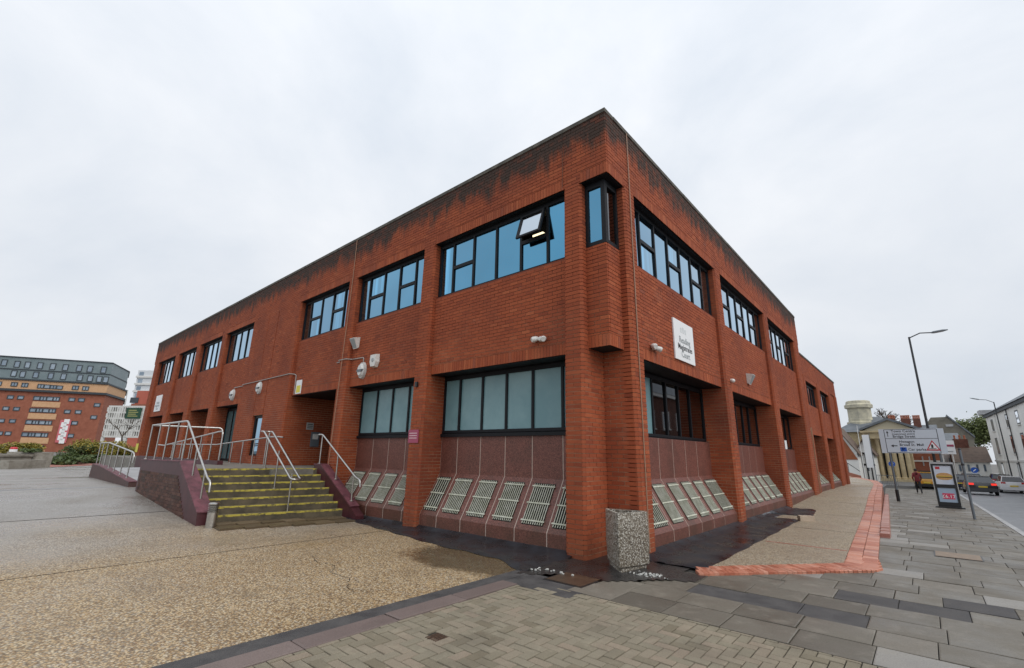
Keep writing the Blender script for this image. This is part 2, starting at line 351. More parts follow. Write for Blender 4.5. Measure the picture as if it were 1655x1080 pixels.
def area_px(origin, ux, uy, dims):
    q = []
    for a, e in ((0, 0), (1, 0), (1, 1), (0, 1)):
        p = Vector(origin)+Vector(ux)*(dims[0]*a)+Vector(uy)*(dims[1]*e); x, y, z = proj(p)
        if z < .3: return 0
        q.append((x, y))
    if Vector(ux).cross(Vector(uy)).dot(CAM-Vector(origin)) <= 0: return 0
    if not any(0 <= x <= 1655 and 0 <= y <= 1080 for x, y in q): return 0
    return abs(sum(q[i][0]*q[(i+1) % 4][1]-q[(i+1) % 4][0]*q[i][1] for i in range(4)))/2
def lay(recs, single, stuff, meshes, m, parent, limit=300):       # recs: (origin, ux, uy, dims, tone)
    vis = sorted(recs, key=lambda r: -area_px(*r[:4])); bt = Batch()
    for k, r in enumerate(vis):
        if k < limit and area_px(*r[:4]) > 0: piece(single, meshes, *r, parent)
        else: bt.add(*r)
    if bt.t: bt.build(stuff, m, parent)
def tonemat(name, els, rough=.6, fine=60, bump=.4, rvar=.15, stain=(.07, .062, .052), stamt=1.6, spec=.35):
    m, h, b, pos, sep = newmat(name); a = h.new('Attribute', attribute_name='tone').outputs['Fac']; c = h.ramp(a, els)
    n = h.new('TexNoise', {'Vector': pos, 'Scale': float(fine), 'Detail': 5.0, 'Roughness': .7}).outputs['Fac']
    c = h.mix(h.math('MULTIPLY', h.math('SUBTRACT', n, .45, True), 2.0, True), c, tuple(x*.55 for x in els[0][1]))
    n2 = h.new('TexNoise', {'Vector': pos, 'Scale': 1.1, 'Detail': 6.0, 'Roughness': .62}).outputs['Fac']
    c = h.mix(h.math('MULTIPLY', h.math('SUBTRACT', n2, .5, True), stamt, True), c, stain)
    n3 = h.new('TexNoise', {'Vector': pos, 'Scale': 3.7, 'Detail': 6.0, 'Roughness': .7}).outputs['Fac']
    c = h.mix(h.math('MULTIPLY', h.math('SUBTRACT', n3, .52, True), 2.2, True), c, tuple(min(1, x*1.5) for x in els[-2][1]))
    h.L.new(c, b.inputs['Base Color'])
    h.L.new(h.new('MapRange', {'Value': n2, 'From Min': .35, 'From Max': .65, 'To Min': rough+rvar, 'To Max': rough-rvar}).outputs[0], b.inputs['Roughness'])
    bp = h.new('Bump', {'Height': n, 'Strength': bump, 'Distance': .006}); h.L.new(bp.outputs[0], b.inputs['Normal']); b.inputs['Specular IOR Level'].default_value = spec; return m
# ---- plaza: exposed-aggregate bays with open joints
def zp(x, y): return zg(x, y)-.004
plaza = struct(sheet('plaza', [-70, -40, -25, -14.5, -7, -1.0], [-45, -20, -8, -3, .7], lambda x, y: zg(x, y)-.035, mat('joint_dirt', (.03, .027, .022), .9)))
for x0, x1 in ((-5.185, -1.0), (-9.985, -5.215), (-14.95, -10.035), (-24.0, -15.32), (-33.2, -24.02), (-60, -33.22)):
    xs = sorted({x0, x1, *[v for v in (-7, -14.5) if x0 < v < x1]})
    sheet('aggregate_bay', xs, [-45, -20, -8, -3, .7], zp, M_AGG, plaza)
sheet('concrete_band', [-15.31, -14.96], [-45, -3.4], lambda x, y: zg(x, y)-.002, mat('worn_grey_concrete', (.20, .205, .21), .42, c2=(.28, .28, .28), scale=1.2), plaza)
# crack across the gravel
b = MB(); c0 = [(-3.9, -2.9), (-3.45, -3.05), (-3.1, -2.95), (-2.75, -3.2), (-2.3, -3.2), (-1.95, -3.42), (-1.6, -3.5)]; rr = random.Random(3)
pts = []
for (xa, ya), (xb, yb) in zip(c0, c0[1:]):
    for k in range(6): t = k/6; pts.append((xa+(xb-xa)*t+rr.uniform(-.02, .02), ya+(yb-ya)*t+rr.uniform(-.02, .02)))
for (xa, ya), (xb, yb) in zip(pts, pts[1:]):
    w1, w2 = rr.uniform(.0015, .006), rr.uniform(.0015, .006); b.poly([(xa, ya-w1, .0005), (xb, yb-w2, .0005), (xb, yb+w2, .0005), (xa, ya+w1, .0005)])
b.build('crack', mat('crack_dirt', (.018, .015, .012), .9), plaza)
# brown slabs at the foot of the steps
M_FOOT = tonemat('brown_flagstone', [(0, (.10, .072, .042)), (1, (.21, .155, .095))], .4)
fm = unit_meshes('flagstone', M_FOOT)
for i in range(2):
    for j in range(6): piece('flagstone', fm, (-7.62+i*.42-j*.098, -.42-j*.46-.45, zg(-7.62+i*.42-j*.098, 0)+.012), (1, 0, 0), (0, 1, 0), (.41, .45, .05), random.random(), plaza)
struct(sheet('tarmac_fillet', [-1.0, -.5, .3], [-1.9, -1.55, -1.28], lambda x, y: .0015, M_ASPH))
# ---- tarmac strip and kerb between plaza and footway
struct(sheet('tarmac_strip', [-1.0, -.752], frange(-40, -1.3, 20), lambda x, y: .004, M_ASPH))
kerb = struct(MB().box(-.75, -40, -.12, -.50, -1.75, -.01).build('kerb', mat('joint_grey', (.05, .045, .04), .9)))
km = unit_meshes('kerb_stone', tonemat('kerb_granite', [(0, (.14, .105, .095)), (1, (.23, .18, .165))], .62, 90), bev=.06)
y = -1.86
while y > -12: L_ = random.uniform(.86, .96); piece('kerb_stone', km, (-.752, y-L_+.008, .012+random.uniform(-.004, .004)), (1, 0, 0), (0, 1, 0), (.25+random.uniform(-.008, .01), L_-.008, .12), random.random(), kerb); y -= L_
# ---- herringbone block paving
bp_ = struct(sheet('block_paving', [-.50, 1, 3, 5.1], [-14, -6, -1.60], lambda x, y: -.014, mat('paving_joint_sand', (.028, .025, .018), .95)))
M_BLOCK = tonemat('concrete_block', [(0, (.20, .17, .12)), (.5, (.27, .24, .18)), (1, (.31, .25, .19))], .8, 130, 1.0, .1, spec=.2)
bm_ = unit_meshes('paving_block', M_BLOCK, bev=.1); recs = []; u = .1025; g = .009
for k in range(-90, 90):
    for l in range(-60, 60):
        ox, oy = 1.5+(k+2*l)*u, -3+(k-2*l)*u
        for (dx, dy, w, h_) in ((0, 0, 2, 1), (0, 1, 1, 3-1)):
            x0, y0, x1, y1 = ox+dx*u+g/2, oy+dy*u+g/2, ox+(dx+w)*u-g/2, oy+(dy+h_)*u-g/2
            x0, x1, y0, y1 = max(x0, -.495), min(x1, 4.9), max(y0, -6.5), min(y1, -1.628)
            if x1-x0 < .02 or y1-y0 < .02: continue
            if -.0 < (x0+x1)/2 < .19 and -3.8 < (y0+y1)/2 < -3.6: continue
            recs.append(((x0, y0, .0+random.uniform(-.003, .003)), (1, 0, 0), (0, 1, 0), (x1-x0, y1-y0, .05), min(.99, max(0, random.gauss(.5, .22)))))
lay(recs, 'paving_block', 'paving_blocks', bm_, M_BLOCK, bp_)
dr = thing('drain_cover', (.095, -3.7, 0), 'small square dark metal drain cover set in the herringbone paving', 'drain cover')
MB().box(.005, -3.79, -.03, .185, -3.61, -.006).build('frame', M_BLACK, dr)
for k in range(6): MB().box(.02+k*.027, -3.775, -.006, .033+k*.027, -3.625, .002).build('bar', mat('rusty_iron', (.05, .03, .02), .6, c2=(.09, .05, .03), scale=30), dr)
# ---- footway slabs
M_SLAB = tonemat('footway_slab', [(0, (.115, .102, .082)), (.35, (.15, .134, .108)), (.75, (.178, .160, .130)), (.93, (.20, .18, .15)), (1, (.36, .35, .33))], .50, 70, .5, .2, spec=.35)
sl_m = unit_meshes('paving_slab', M_SLAB, 16, bev=.05)
as_m = unit_meshes('tarmac_patch', M_ASPH, 2)
def terr_out(y): return 1.03+(y-.3)*(1.86/2.13) if y < 2.43 else 2.90-.05*(y-2.43)
foot = struct(sheet('footway', [.1, 2.5, 5.16], frange(-1.7, 60, 30), lambda x, y: zg(x+3, y)-.02, mat('slab_joint', (.035, .033, .03), .9)))
recs, tar = [], []
patches = [(1.35, 3.03, -.57, -.03), (2.37, 3.0, .43, .93), (3.0, 3.55, .43, .93), (3.39, 3.9, .9, 1.4)]
j = 0
for j in range(0, 110):
    y0 = -1.60+j*.50; y1 = y0+.50-.009
    if y0 > 50: break
    lo = .22 if y0 < -.9 else (.80 if y0 < .25 else min(terr_out(y0), terr_out(y1+.0))+.0)
    x = lo if y0 > 2.4 else lo+random.uniform(-.3, 0); first = True
    while x < 5.14:
        L_ = .605 if random.random() < .86 else random.choice((.45, .9))
        if first and y0 > 2.4: L_ = random.uniform(.25, .6)
        first = False; x1 = min(x+L_-.009, 5.14)
        cx, cy = (x+x1)/2, (y0+y1)/2; zz = zg(5, y0); z1 = zg(5, y1); uy = Vector((0, y1-y0, z1-zz)).normalized()
        t = min(.94, max(0, random.gauss(.45, .24)))
        if random.random() < .012 or (2.9 < cx < 3.4 and 2.2 < cy < 3.0) : t = .97
        if 5 < cy < 11 and x == lo and random.random() < .35: t = .97
        isP = any(a < cx < b2 and c < cy < d for a, b2, c, d in patches)
        if x1-x > .04:
            r = ((x, y0, zz+random.uniform(-.004, .004)+(-.004 if isP else 0)), (1, random.uniform(-.004, .004), random.uniform(-.006, .006)), uy, (x1-x, (y1-y0), .05), t)
            (tar if isP else recs).append(r)
        x += L_
lay(recs, 'paving_slab', 'distant_paving_slabs', sl_m, M_SLAB, foot, 300)
for r in tar: piece('tarmac_patch', as_m, *r, foot)
# pale slab and tan cover, brown metal cover by the planter
cv = thing('inspection_cover', (3.85, 5.05, 0), 'tan concrete inspection cover set flush among the grey slabs', 'cover')
MB().box(3.57, 4.75, -.04, 4.16, 5.33, .012).build('cover_slab', mat('tan_concrete', (.27, .20, .14), .6, c2=(.20, .15, .11), scale=9), cv)
MB().box(3.55, 4.73, -.04, 4.18, 5.35, .006).build('frame', M_BLACK, cv)
cv = thing('inspection_cover', (-.13, -1.15, 0), 'brown square metal inspection cover in front of the concrete planter', 'cover')
MB().box(-.40, -1.40, -.04, .15, -.92, .012).build('cover_plate', mat('brown_wet_plate', (.05, .035, .024), .35, c2=(.09, .06, .04), scale=8), cv)
MB().box(-.43, -1.43, -.04, .18, -.89, .006).build('frame', M_BLACK, cv)
# ---- bitumen membrane along both facades
def wr(x, y): return .012*math.sin(9*x+4*y)*math.sin(5*y-2*x+1)+.014*math.sin(3.1*x+1.7*math.sin(6*y))
def outer_l(x): return (-.35 if x < -7.6 else -.35-(x+7.6)*.13 if x < -3.3 else -.91-.02*(x+3.3) if x < -1.7 else -.95-(x+1.7)*.45)
b = MB(); xs = frange(-8.2, -.85, 70); n = 9
for x in xs:
    o_ = outer_l(x)+.03*math.sin(7*x)
    for k in range(n+1):
        t = k/n; yy = .05+(o_-.05)*t; z = zg(x, 0)*.3+.010+(max(0, wr(x, yy)) if 0 < k < n else 0)+(.075 if k == 0 else .03 if k == 1 else 0)
        if k == 3: z += .045*max(0, math.sin(1.3*x+.5))
        if k == n: z = zg(x, yy)+.001
        b.v.append((x, yy, z))
for i in range(len(xs)-1):
    for k in range(n): q = i*(n+1)+k; b.f.append((q, q+n+1, q+n+2, q+1))
o = struct(b.build('bitumen_membrane', M_MEMB, None, True))
b = MB(); ys = frange(.62, 11.5, 90)
for y in ys:
    o_ = (1.03-.015*y+.012*math.sin(5*y)) if y < 8.2 else (.30 if y < 9.3 else 1.02-.1*(y-9.3))
    for k in range(n+1):
        t = k/n; xx = -.05+(o_+.05)*t; z = (.008 if y < .7 else .040)+(max(0, wr(xx, y)) if 0 < k < n else 0)+(.075 if k == 0 else .035 if k == 1 else .02 if k == 3 else 0)
        if k == n: z = .032 if y > .7 else .004
        b.v.append((xx, y, z))
for i in range(len(ys)-1):
    for k in range(n): q = i*(n+1)+k; b.f.append((q, q+1, q+n+2, q+n+1))
struct(b.build('bitumen_membrane', M_MEMB, None, True))
b = MB(); cx = frange(-.9, 1.12, 24); cy = frange(-1.45, .7, 24); keep = lambda x, y: (y > -1.36+.35*(x+.9)*.9-.12*math.sin(5*x) and y > -1.5+.5*x and (x < .0 or y < .62) and not (x > .8 and y > .3) and x-y < 1.15)
struct(sheet('tarmac_apron', cx, cy, lambda x, y: .006+.012*max(0, math.sin(4*x+3*y))*(1 if y > -.6 else .3), mat('wet_black_tarmac', (.018, .018, .020), .30, c2=(.04, .038, .037), scale=3, bump=.5, bscale=40, rvar=.13), None, keep))
# ---- raised aggregate terrace on the street side with red brick edging
outer = [(1.03, .3), (2.89, 2.43)]+[(terr_out(y), y) for y in frange(3.4, 30, 18)]+[(.9, 36), (-.6, 42), (-3, 46)]
inn = []
for i, (x, y) in enumerate(outer):
    a = Vector(outer[max(0, i-1)]); c = Vector(outer[min(len(outer)-1, i+1)]); d = (c-a).normalized(); nn = Vector((-d.y, d.x)); k = .43
    if i == 0: nn = Vector((-.35, .94))
    if i == 1: k = .50
    inn.append((x+nn.x*k, y+nn.y*k))
b = MB(); ba = [(0.0, .3), (.0, 1.2)]
left = [(-1.5 if y > 29.3 else -.3, y) for x, y in outer]
N_ = len(outer); b.v = [(x, y, zt(y)) for x, y in inn]+[(min(x2, .1) if i else .3, y, zt(y)) for i, ((x2, y2), (x, y)) in enumerate(zip(left, inn))]
for i in range(N_-1): b.f.append((i, i+1, N_+i+1, N_+i))
terr = struct(b.build('terrace', M_AGG2, None, fix=False)); b = MB()
for (x, y) in outer: b.v += [(x-.02, y, zt(y)-.012), (x-.02, y, zg(4, y)-.3)]
for i in range(N_-1): b.f.append((2*i, 2*i+1, 2*i+3, 2*i+2))
b.build('terrace_side', mat('red_kerb_face', (.28, .10, .07), .6, c2=(.36, .15, .10), scale=5), terr)
b = MB()
for i in range(N_-1): b.poly([(*outer[i], zt(outer[i][1])-.012), (*outer[i+1], zt(outer[i+1][1])-.012), (*inn[i+1], zt(inn[i+1][1])-.012), (*inn[i], zt(inn[i][1])-.012)])
b.build('edging_bed', mat('edging_mortar', (.16, .075, .055), .8), terr)
for yj in (3.9, 6.6, 10.4, 14.5): MB().box(1.05, yj, zt(yj)-.03, terr_out(yj)-.45, yj+(.06 if yj == 3.9 else .02), zt(yj)+.002).build('terrace_joint', mat('red_joint_tile', (.30, .09, .06), .6) if yj == 3.9 else mat('joint_dirt2', (.04, .035, .03), .9), terr)
M_EDGE = tonemat('wet_red_paver', [(0, (.38, .115, .065)), (.5, (.52, .20, .125)), (1, (.62, .31, .22))], .42, 40, .25, .14, stain=(.22, .08, .06))
ed_m = unit_meshes('edging_brick', M_EDGE, bev=.06); recs = []
for i in range(N_-1):
    A_, B_ = Vector(outer[i]), Vector(outer[i+1]); Ai, Bi = Vector(inn[i]), Vector(inn[i+1]); L_ = (B_-A_).length; pitch = .076 if i == 0 else .226
    k_ = max(1, round(L_/pitch))
    for k in range(k_):
        p = A_.lerp(B_, k/k_); pi_ = Ai.lerp(Bi, k/k_); d = (B_-A_).normalized(); w = (pi_-p); wl_ = w.length; w.normalize(); z = zt(p.y)
        for row in range(2):
            q = p+w*(wl_*row/2+.004); recs.append(((q.x, q.y, z+.004+random.uniform(-.002, .003)), (d.x, d.y, 0), (w.x, w.y, 0), (L_/k_-.008, wl_/2-.008, .06), random.random()))
lay(recs, 'edging_brick', 'distant_edging_bricks', ed_m, M_EDGE, terr, 300)
# lower pink kerb that appears as the footway falls away
lk = struct(MB().hexa([(terr_out(y)+a, y, zg(4, y)-.2) for a, y in ((0, 6.5), (.17, 6.5), (.17, 34), (0, 34))], [(terr_out(y)+a, y, zg(4, y)+.012) for a, y in ((0, 6.5), (.17, 6.5), (.17, 34), (0, 34))]).build('lower_kerb', mat('pink_kerb_bed', (.25, .12, .10), .7)))
lk_m = unit_meshes('kerb_block', tonemat('pink_kerb', [(0, (.36, .15, .11)), (1, (.48, .25, .20))], .4, 40, .2, .1, stain=(.26, .11, .09)), bev=.06); y = 6.6
while y < 30: piece('kerb_block', lk_m, (terr_out(y)+.004, y, zg(4, y)+.085), (1, 0, 0), (-.05, 1, -.025), (.17, .59, .1), random.random(), lk); y += .6
# ---- road, kerbs, far footway
def zr(x, y): return zg(6, y)-.11
xl, xf = 5.28, 10.4
road = struct(sheet('road', [xl, 6.5, 8, xf], frange(-40, 8, 6)+frange(10, 52, 21)+[70, 110, 200], zr, M_ROAD))
sheet('cross_road', [-30, -12, -2, 5.28], [48, 52, 62, 76], lambda x, y: zg(6, y)-.11, M_ROAD, road)
rk = struct(MB().hexa([(5.15, -12, -.2), (5.28, -12, -.2), (5.28, 8, -.2), (5.15, 8, -.2)], [(5.15, -12, -.012), (5.28, -12, -.012), (5.28, 8, -.012), (5.15, 8, -.012)]).build('road_kerb', M_CONC))
rk_m = unit_meshes('kerb_stone', tonemat('pale_kerb', [(0, (.30, .30, .30)), (1, (.44, .44, .44))], .45, 50, .2, .1, stain=(.2, .2, .2)), bev=.06); y = -2
while y < 48: piece('kerb_stone', rk_m, (5.15, y, zg(5, y)+.004), (1, 0, 0), (0, 1, zg(5, y+.9)-zg(5, y)), (.135, .9, .14), random.random(), rk); y += .912
for x0 in (): sheet('yellow_line', [x0, x0+.06], frange(14, 48, 17), lambda x, y: zr(x, y)+.004, mat('faded_yellow_line', (.42, .36, .16), .6, c2=(.25, .23, .16), scale=3), road)
ff = struct(sheet('far_footway', [xf, 11.2, 13.5], frange(-40, 8, 6)+frange(10, 52, 21)+[70, 110, 200], lambda x, y: zg(6, y)+.005, mat('far_paving', (.20, .195, .185), .5, c2=(.27, .26, .25), scale=2)))
fk = MB()
for y0, y1 in zip(frange(-10, 52, 31), frange(-10, 52, 31)[1:]): fk.hexa([(xf-.13, y0, zr(0, y0)-.1), (xf, y0, zr(0, y0)-.1), (xf, y1, zr(0, y1)-.1), (xf-.13, y1, zr(0, y1)-.1)], [(xf-.13, y0, zr(0, y0)+.115), (xf, y0, zr(0, y0)+.115), (xf, y1, zr(0, y1)+.115), (xf-.13, y1, zr(0, y1)+.115)])
struct(fk.build('far_kerb', M_CONC))
# ================================================================ COURT BUILDING
court = thing('court_building', (0, 0, 0), 'long two-storey red brick court building with battered piers and black-framed windows', 'building')
Zv = Vector((0, 0, 1))
class Fr:
    def __init__(s, O, u, n): s.O, s.u, s.n = Vector(O), Vector(u).normalized(), Vector(n).normalized()
    def p(s, u, off, z): return s.O+s.u*u+s.n*off+Zv*z
FL = Fr((0, 0, 0), (1, 0, 0), (0, -1, 0)); FR = Fr((0, 0, 0), (0, 1, 0), (1, 0, 0))
BR = []; MORT = MB(); CO = .075
def wall(F, u0, u1, z0, z1, off=0., sh=None, soldier=False, mortar=True, thick=.09):
    sh = sh or (lambda z: Vector((0, 0, 0)))
    if mortar:
        q = lambda u, o, z: F.p(u, off+o, z)+sh(z)
        u0, u1, U0, U1 = u0+.012, u1-.012, u0, u1
        MORT.hexa([q(u0, -thick, z0), q(u1, -thick, z0), q(u1, -.008, z0), q(u0, -.008, z0)], [q(u0, -thick, z1), q(u1, -thick, z1), q(u1, -.008, z1), q(u0, -.008, z1)])
        u0, u1 = U0, U1
    if soldier:
        k = math.floor(u0/CO)
        while k*CO < u1:
            a, b = max(k*CO+.004, u0), min(k*CO+CO-.004, u1)
            if b-a > .012: BR.append((F.p(a, off+random.uniform(-.002, .002), z0)+sh(z0), F.u, Zv, (b-a, z1-z0-.008, .045), min(.99, random.random()*.75+.25)))
            k += 1
        return
    k = math.floor(z0/CO)
    while k*CO < z1-.01:
        za, zb = max(k*CO+.0055, z0), min(k*CO+CO-.0055, z1)
        if zb-za > .012:
            ph = .1125*(k % 2); i = math.floor((u0-ph)/.225); iv = []
            while ph+i*.225 < u1:
                a, b = max(ph+i*.225+.005, u0), min(ph+i*.225+.220, u1)
                if b > a: iv.append([a, b])
                i += 1
            if len(iv) > 1 and iv[0][1]-iv[0][0] < .07: iv[1][0] = u0; iv.pop(0)
            if len(iv) > 1 and iv[-1][1]-iv[-1][0] < .07: iv[-2][1] = u1; iv.pop()
            if iv: iv[0][0] = u0; iv[-1][1] = u1
            for a, b in iv: BR.append((F.p(a, off+random.uniform(-.0025, .0025), za)+sh(za), F.u, Zv, (b-a, zb-za, .045), min(.99, max(0, random.gauss(.5, .17)))))
        k += 1
SOL = .222
def pier(F, ua, ub, z0, z1, bat, dl, dr_, ch=.05):      # battered pier with splayed arrises; dl, dr_: depth of its returns as [(z0, z1, depth)]
    sh = lambda z: F.n*(bat*(1-max(0, z)/6.8))
    wall(F, ua+ch, ub-ch, z0, z1, 0, sh)
    s2 = math.sqrt(.5)
    R = Fr(F.p(ub-ch, 0, 0), F.u-F.n, F.u+F.n); wall(R, 0, ch/s2, z0, z1, 0, sh, thick=.03)
    Lc = Fr(F.p(ua, -ch, 0), F.u+F.n, -F.u+F.n); wall(Lc, 0, ch/s2, z0, z1, 0, sh, thick=.03)
    for a, b, d in dr_: wall(Fr(F.p(ub, -ch, 0), -F.n, F.u), 0, d-ch+.12, a, b, 0, sh)
    for a, b, d in dl: wall(Fr(F.p(ua, -d-.12, 0), F.n, -F.u), 0, d-ch+.12, a, b, 0, sh)
Z_GF, Z_SILL, Z_FF = 3.43, 5.33, 6.80; TOPZ = 8.13
def soffit(F, u0, u1, z, d0, d1):
    z += .045; d0 += .03
    MB().hexa([F.p(u0, -d1, z), F.p(u1, -d1, z), F.p(u1, -d0, z), F.p(u0, -d0, z)], [F.p(u0, -d1, z+.06), F.p(u1, -d1, z+.06), F.p(u1, -d0, z+.06), F.p(u0, -d0, z+.06)]).build('soffit', M_FRAME, court)
def window(F, u0, u1, z0, z1, off, mull, trans, glass, label=None, fr=.055, sill=None, skip=(), parent=None):
    w = MB(); parent = parent or court
    def bar(a, b, c, d, o0=-.05, o1=.0): w.hexa([F.p(a, off+o0, c), F.p(b, off+o0, c), F.p(b, off+o1, c), F.p(a, off+o1, c)], [F.p(a, off+o0, d), F.p(b, off+o0, d), F.p(b, off+o1, d), F.p(a, off+o1, d)])
    bar(u0, u1, z0, z0+fr); bar(u0, u1, z1-fr*1.6, z1); e = [u0]+list(mull)+[u1]
    bar(u0, u0+fr, z0+fr, z1-fr*1.6); bar(u1-fr, u1, z0+fr, z1-fr*1.6)
    for m_ in mull: bar(m_-fr/2, m_+fr/2, z0+fr, z1-fr*1.6, -.05, .002)
    wob = w.build('window', M_FRAME, parent)
    if label: wob['label'] = label
    for k in range(len(e)-1):
        a, b = e[k]+(fr if k == 0 else fr/2), e[k+1]-(fr if k == len(e)-2 else fr/2); zs = [z0+fr, z1-fr*1.6]
        if k in trans:
            t = trans[k]; zs = [z0+fr, t, z1-fr*1.6]; tb = MB()
            tb.hexa([F.p(a, off-.05, t-.04), F.p(b, off-.05, t-.04), F.p(b, off+.004, t-.04), F.p(a, off+.004, t-.04)], [F.p(a, off-.05, t+.04), F.p(b, off-.05, t+.04), F.p(b, off+.004, t+.04), F.p(a, off+.004, t+.04)]); tb.build('transom', M_FRAME, wob)
        for q, (c, d) in enumerate(zip(zs, zs[1:])):
            if len(zs) == 3: c, d = (c, d-.04) if q == 0 else (c+.04, d)
            if (k, q) in skip: continue
            t1, t2 = random.uniform(-.0035, .0035), random.uniform(-.0035, .0035); dd = off-.03
            g_ = glass(k, q) if callable(glass) else glass
            MB().poly([F.p(a, dd+t1+t2, c), F.p(b, dd-t1+t2, c), F.p(b, dd-t1-t2, d), F.p(a, dd+t1-t2, d)]).build('pane', g_, wob, fix=False)
    if sill: MB().hexa([F.p(u0-.02, off-.05, z0-.09), F.p(u1+.02, off-.05, z0-.09), F.p(u1+.02, off+.05, z0-.09), F.p(u0-.02, off+.05, z0-.09)], [F.p(u0-.02, off-.05, z0), F.p(u1+.02, off-.05, z0), F.p(u1+.02, off+.05, z0-.02), F.p(u0-.02, off+.05, z0-.02)]).build('sill', sill, wob)
    return wob
def panels(F, u0, u1, lines, zb=.0, grl=True, s=1.0, ztop=2.0):
    prof = [(-.55, ztop), (-.55, zb+1.17*s), (-.03, zb+.30*s), (-.03, zb-.05)]
    bk = MB(); pts = [(o-.003, z) for o, z in prof]
    for (o0, z0_), (o1, z1_) in zip(pts, pts[1:]): bk.poly([F.p(u0, o0, z0_), F.p(u0, o1, z1_), F.p(u1, o1, z1_), F.p(u1, o0, z0_)])
    bk.build('panel_bedding', mat('pale_panel_joint', (.50, .40, .34), .8), court)
    e = [u0]+lines+[u1]
    for a, b in zip(e, e[1:]):
        a += .010; b -= .010
        if b-a < .06: continue
        m_ = MB()
        for (o0, z0_), (o1, z1_) in zip(prof, prof[1:]): m_.poly([F.p(a, o0, z0_), F.p(a, o1, z1_), F.p(b, o1, z1_), F.p(b, o0, z0_)])
        for uu, sg in ((a, 1), (b, -1)):
            for (o0, z0_), (o1, z1_) in zip(prof, prof[1:]): m_.poly([F.p(uu, o0, z0_), F.p(uu, o0-.006, z0_), F.p(uu, o1-.006, z1_), F.p(uu, o1, z1_)])
        pn = m_.build('granite_panel', M_GRANITE, court, fix=False)
        if not grl: continue
        w = b-a; ga, gb = (a+.115, b-.115) if w > .55 else (a+.07, b-.07)
        if gb-ga < .1: continue
        P1, P2 = Vector((-.55, zb+1.17*s)), Vector((-.03, zb+.30*s)); d = (P2-P1); nn = Vector((-d.y, d.x)).normalized(); nn = nn if nn.y > 0 else -nn
        sl = lambda uu, t, h: F.p(uu, *(P1+d*t+nn*h))
        MB().poly([sl(ga, .10, .003), sl(ga, .90, .003), sl(gb, .90, .003), sl(gb, .10, .003)]).build('vent_opening', M_DARK, pn, fix=False)
        gr = MB(); nb = 10 if w > .55 else 6
        for k in range(nb):
            c_ = ga+.02+(gb-ga-.04)*k/(nb-1); h_ = .0075
            gr.hexa([sl(c_-h_, .12, .012), sl(c_+h_, .12, .012), sl(c_+h_, .89, .012), sl(c_-h_, .89, .012)], [sl(c_-h_, .12, .022), sl(c_+h_, .12, .022), sl(c_+h_, .89, .022), sl(c_-h_, .89, .022)])
        for t in (.17, .50, .83): gr.hexa([sl(ga-.02, t-.013, .022), sl(gb+.02, t-.013, .022), sl(gb+.02, t+.013, .022), sl(ga-.02, t+.013, .022)], [sl(ga-.02, t-.013, .034), sl(gb+.02, t-.013, .034), sl(gb+.02, t+.013, .034), sl(ga-.02, t+.013, .034)])
        gr.build('vent_grille', M_GRILLE, pn)
def cap(F, u0, u1, z, d0, d1, m=None): MB().hexa([F.p(u0, -d1, z-.05), F.p(u1, -d1, z-.05), F.p(u1, -d0, z-.05), F.p(u0, -d0, z-.05)], [F.p(u0, -d1, z), F.p(u1, -d1, z), F.p(u1, -d0, z), F.p(u0, -d0, z)]).build('ledge', m or M_BRICK, court)
# ---- left facade
XL = -32.9
wall(FL, XL, -.006, Z_FF+SOL, TOPZ); 
LP = [(-1.0, -.59), (-5.445, -4.96), (-9.16, -8.67), (-16.70, -12.41), (-20.46, -19.91), (-24.26, -23.65), (-28.12, -27.43), (-32.75, -31.85)]
OPEN = [(-4.96, -1.0), (-8.67, -5.445), (-12.41, -9.16), (-19.91, -16.70), (-23.65, -20.46), (-27.43, -24.26), (-31.85, -28.12)]
for a, b in OPEN+[(-.59, -.006)]: wall(FL, a, b, Z_FF, Z_FF+SOL, 0, None, True)
for a, b in LP+[(XL, -32.75)]: wall(FL, a, b, Z_FF, Z_FF+SOL)
up_d = [(Z_GF, Z_SILL, .12), (Z_SILL, Z_FF, .2)]
for i, (a, b) in enumerate(LP):
    zb = -.1 if a > -12 else 1.0
    gd = .62 if i in (1,) else .62
    dr_ = up_d+[(zb, Z_GF, {0: .75, 3: 2.3}.get(i, .62 if i < 3 else 1.3))]; dl = up_d+[(zb, Z_GF, {2: 2.3, 3: .62}.get(i, .62 if i < 3 else 1.3))]
    if i == 0: dr_ = [(zb, Z_FF, .72)]
    if i == 3:      # broad flush panel with a slit window
        pier(FL, -16.70, -15.10, 1.0, Z_FF, .09, [(Z_GF, Z_FF, .2), (1.0, Z_GF, .9)], []); pier(FL, -14.25, -12.41, 1.0, Z_FF, .09, [], dr_)
        sh = lambda z: FL.n*(.09*(1-max(0, z)/6.8)); wall(FL, -15.10, -14.25, 1.0, 1.40, 0, sh); wall(FL, -15.10, -14.25, 2.84, Z_FF, 0, sh)
        wall(Fr(FL.p(-15.10, 0, 0), -FL.n, FL.u), -.05, .12, 1.40, 2.84)
        for aa in (-15.15, -14.30): wall(FL, aa, aa+.10, 1.0, Z_FF, .0, sh, thick=.02) if False else None
        window(FL, -15.08, -14.27, 1.41, 2.83, -.02, [-14.99], {}, lambda k, q: M_GLASSD if k == 0 else M_GLASSB, 'tall slit window beside the entrance', sill=M_FRAME)
        continue
    pier(FL, a, b, zb, Z_FF, .09, dl, dr_)
mull_w = [[-4.43, -3.715, -2.975, -2.24, -1.52], [-8.18, -7.42, -6.67, -5.95], [-11.91, -11.14, -10.37, -9.64], None, None, None, None]
tran_w = [{1: 6.06, 4: 6.06}, {1: 6.06, 3: 6.06}, {1: 6.06, 3: 6.06}]
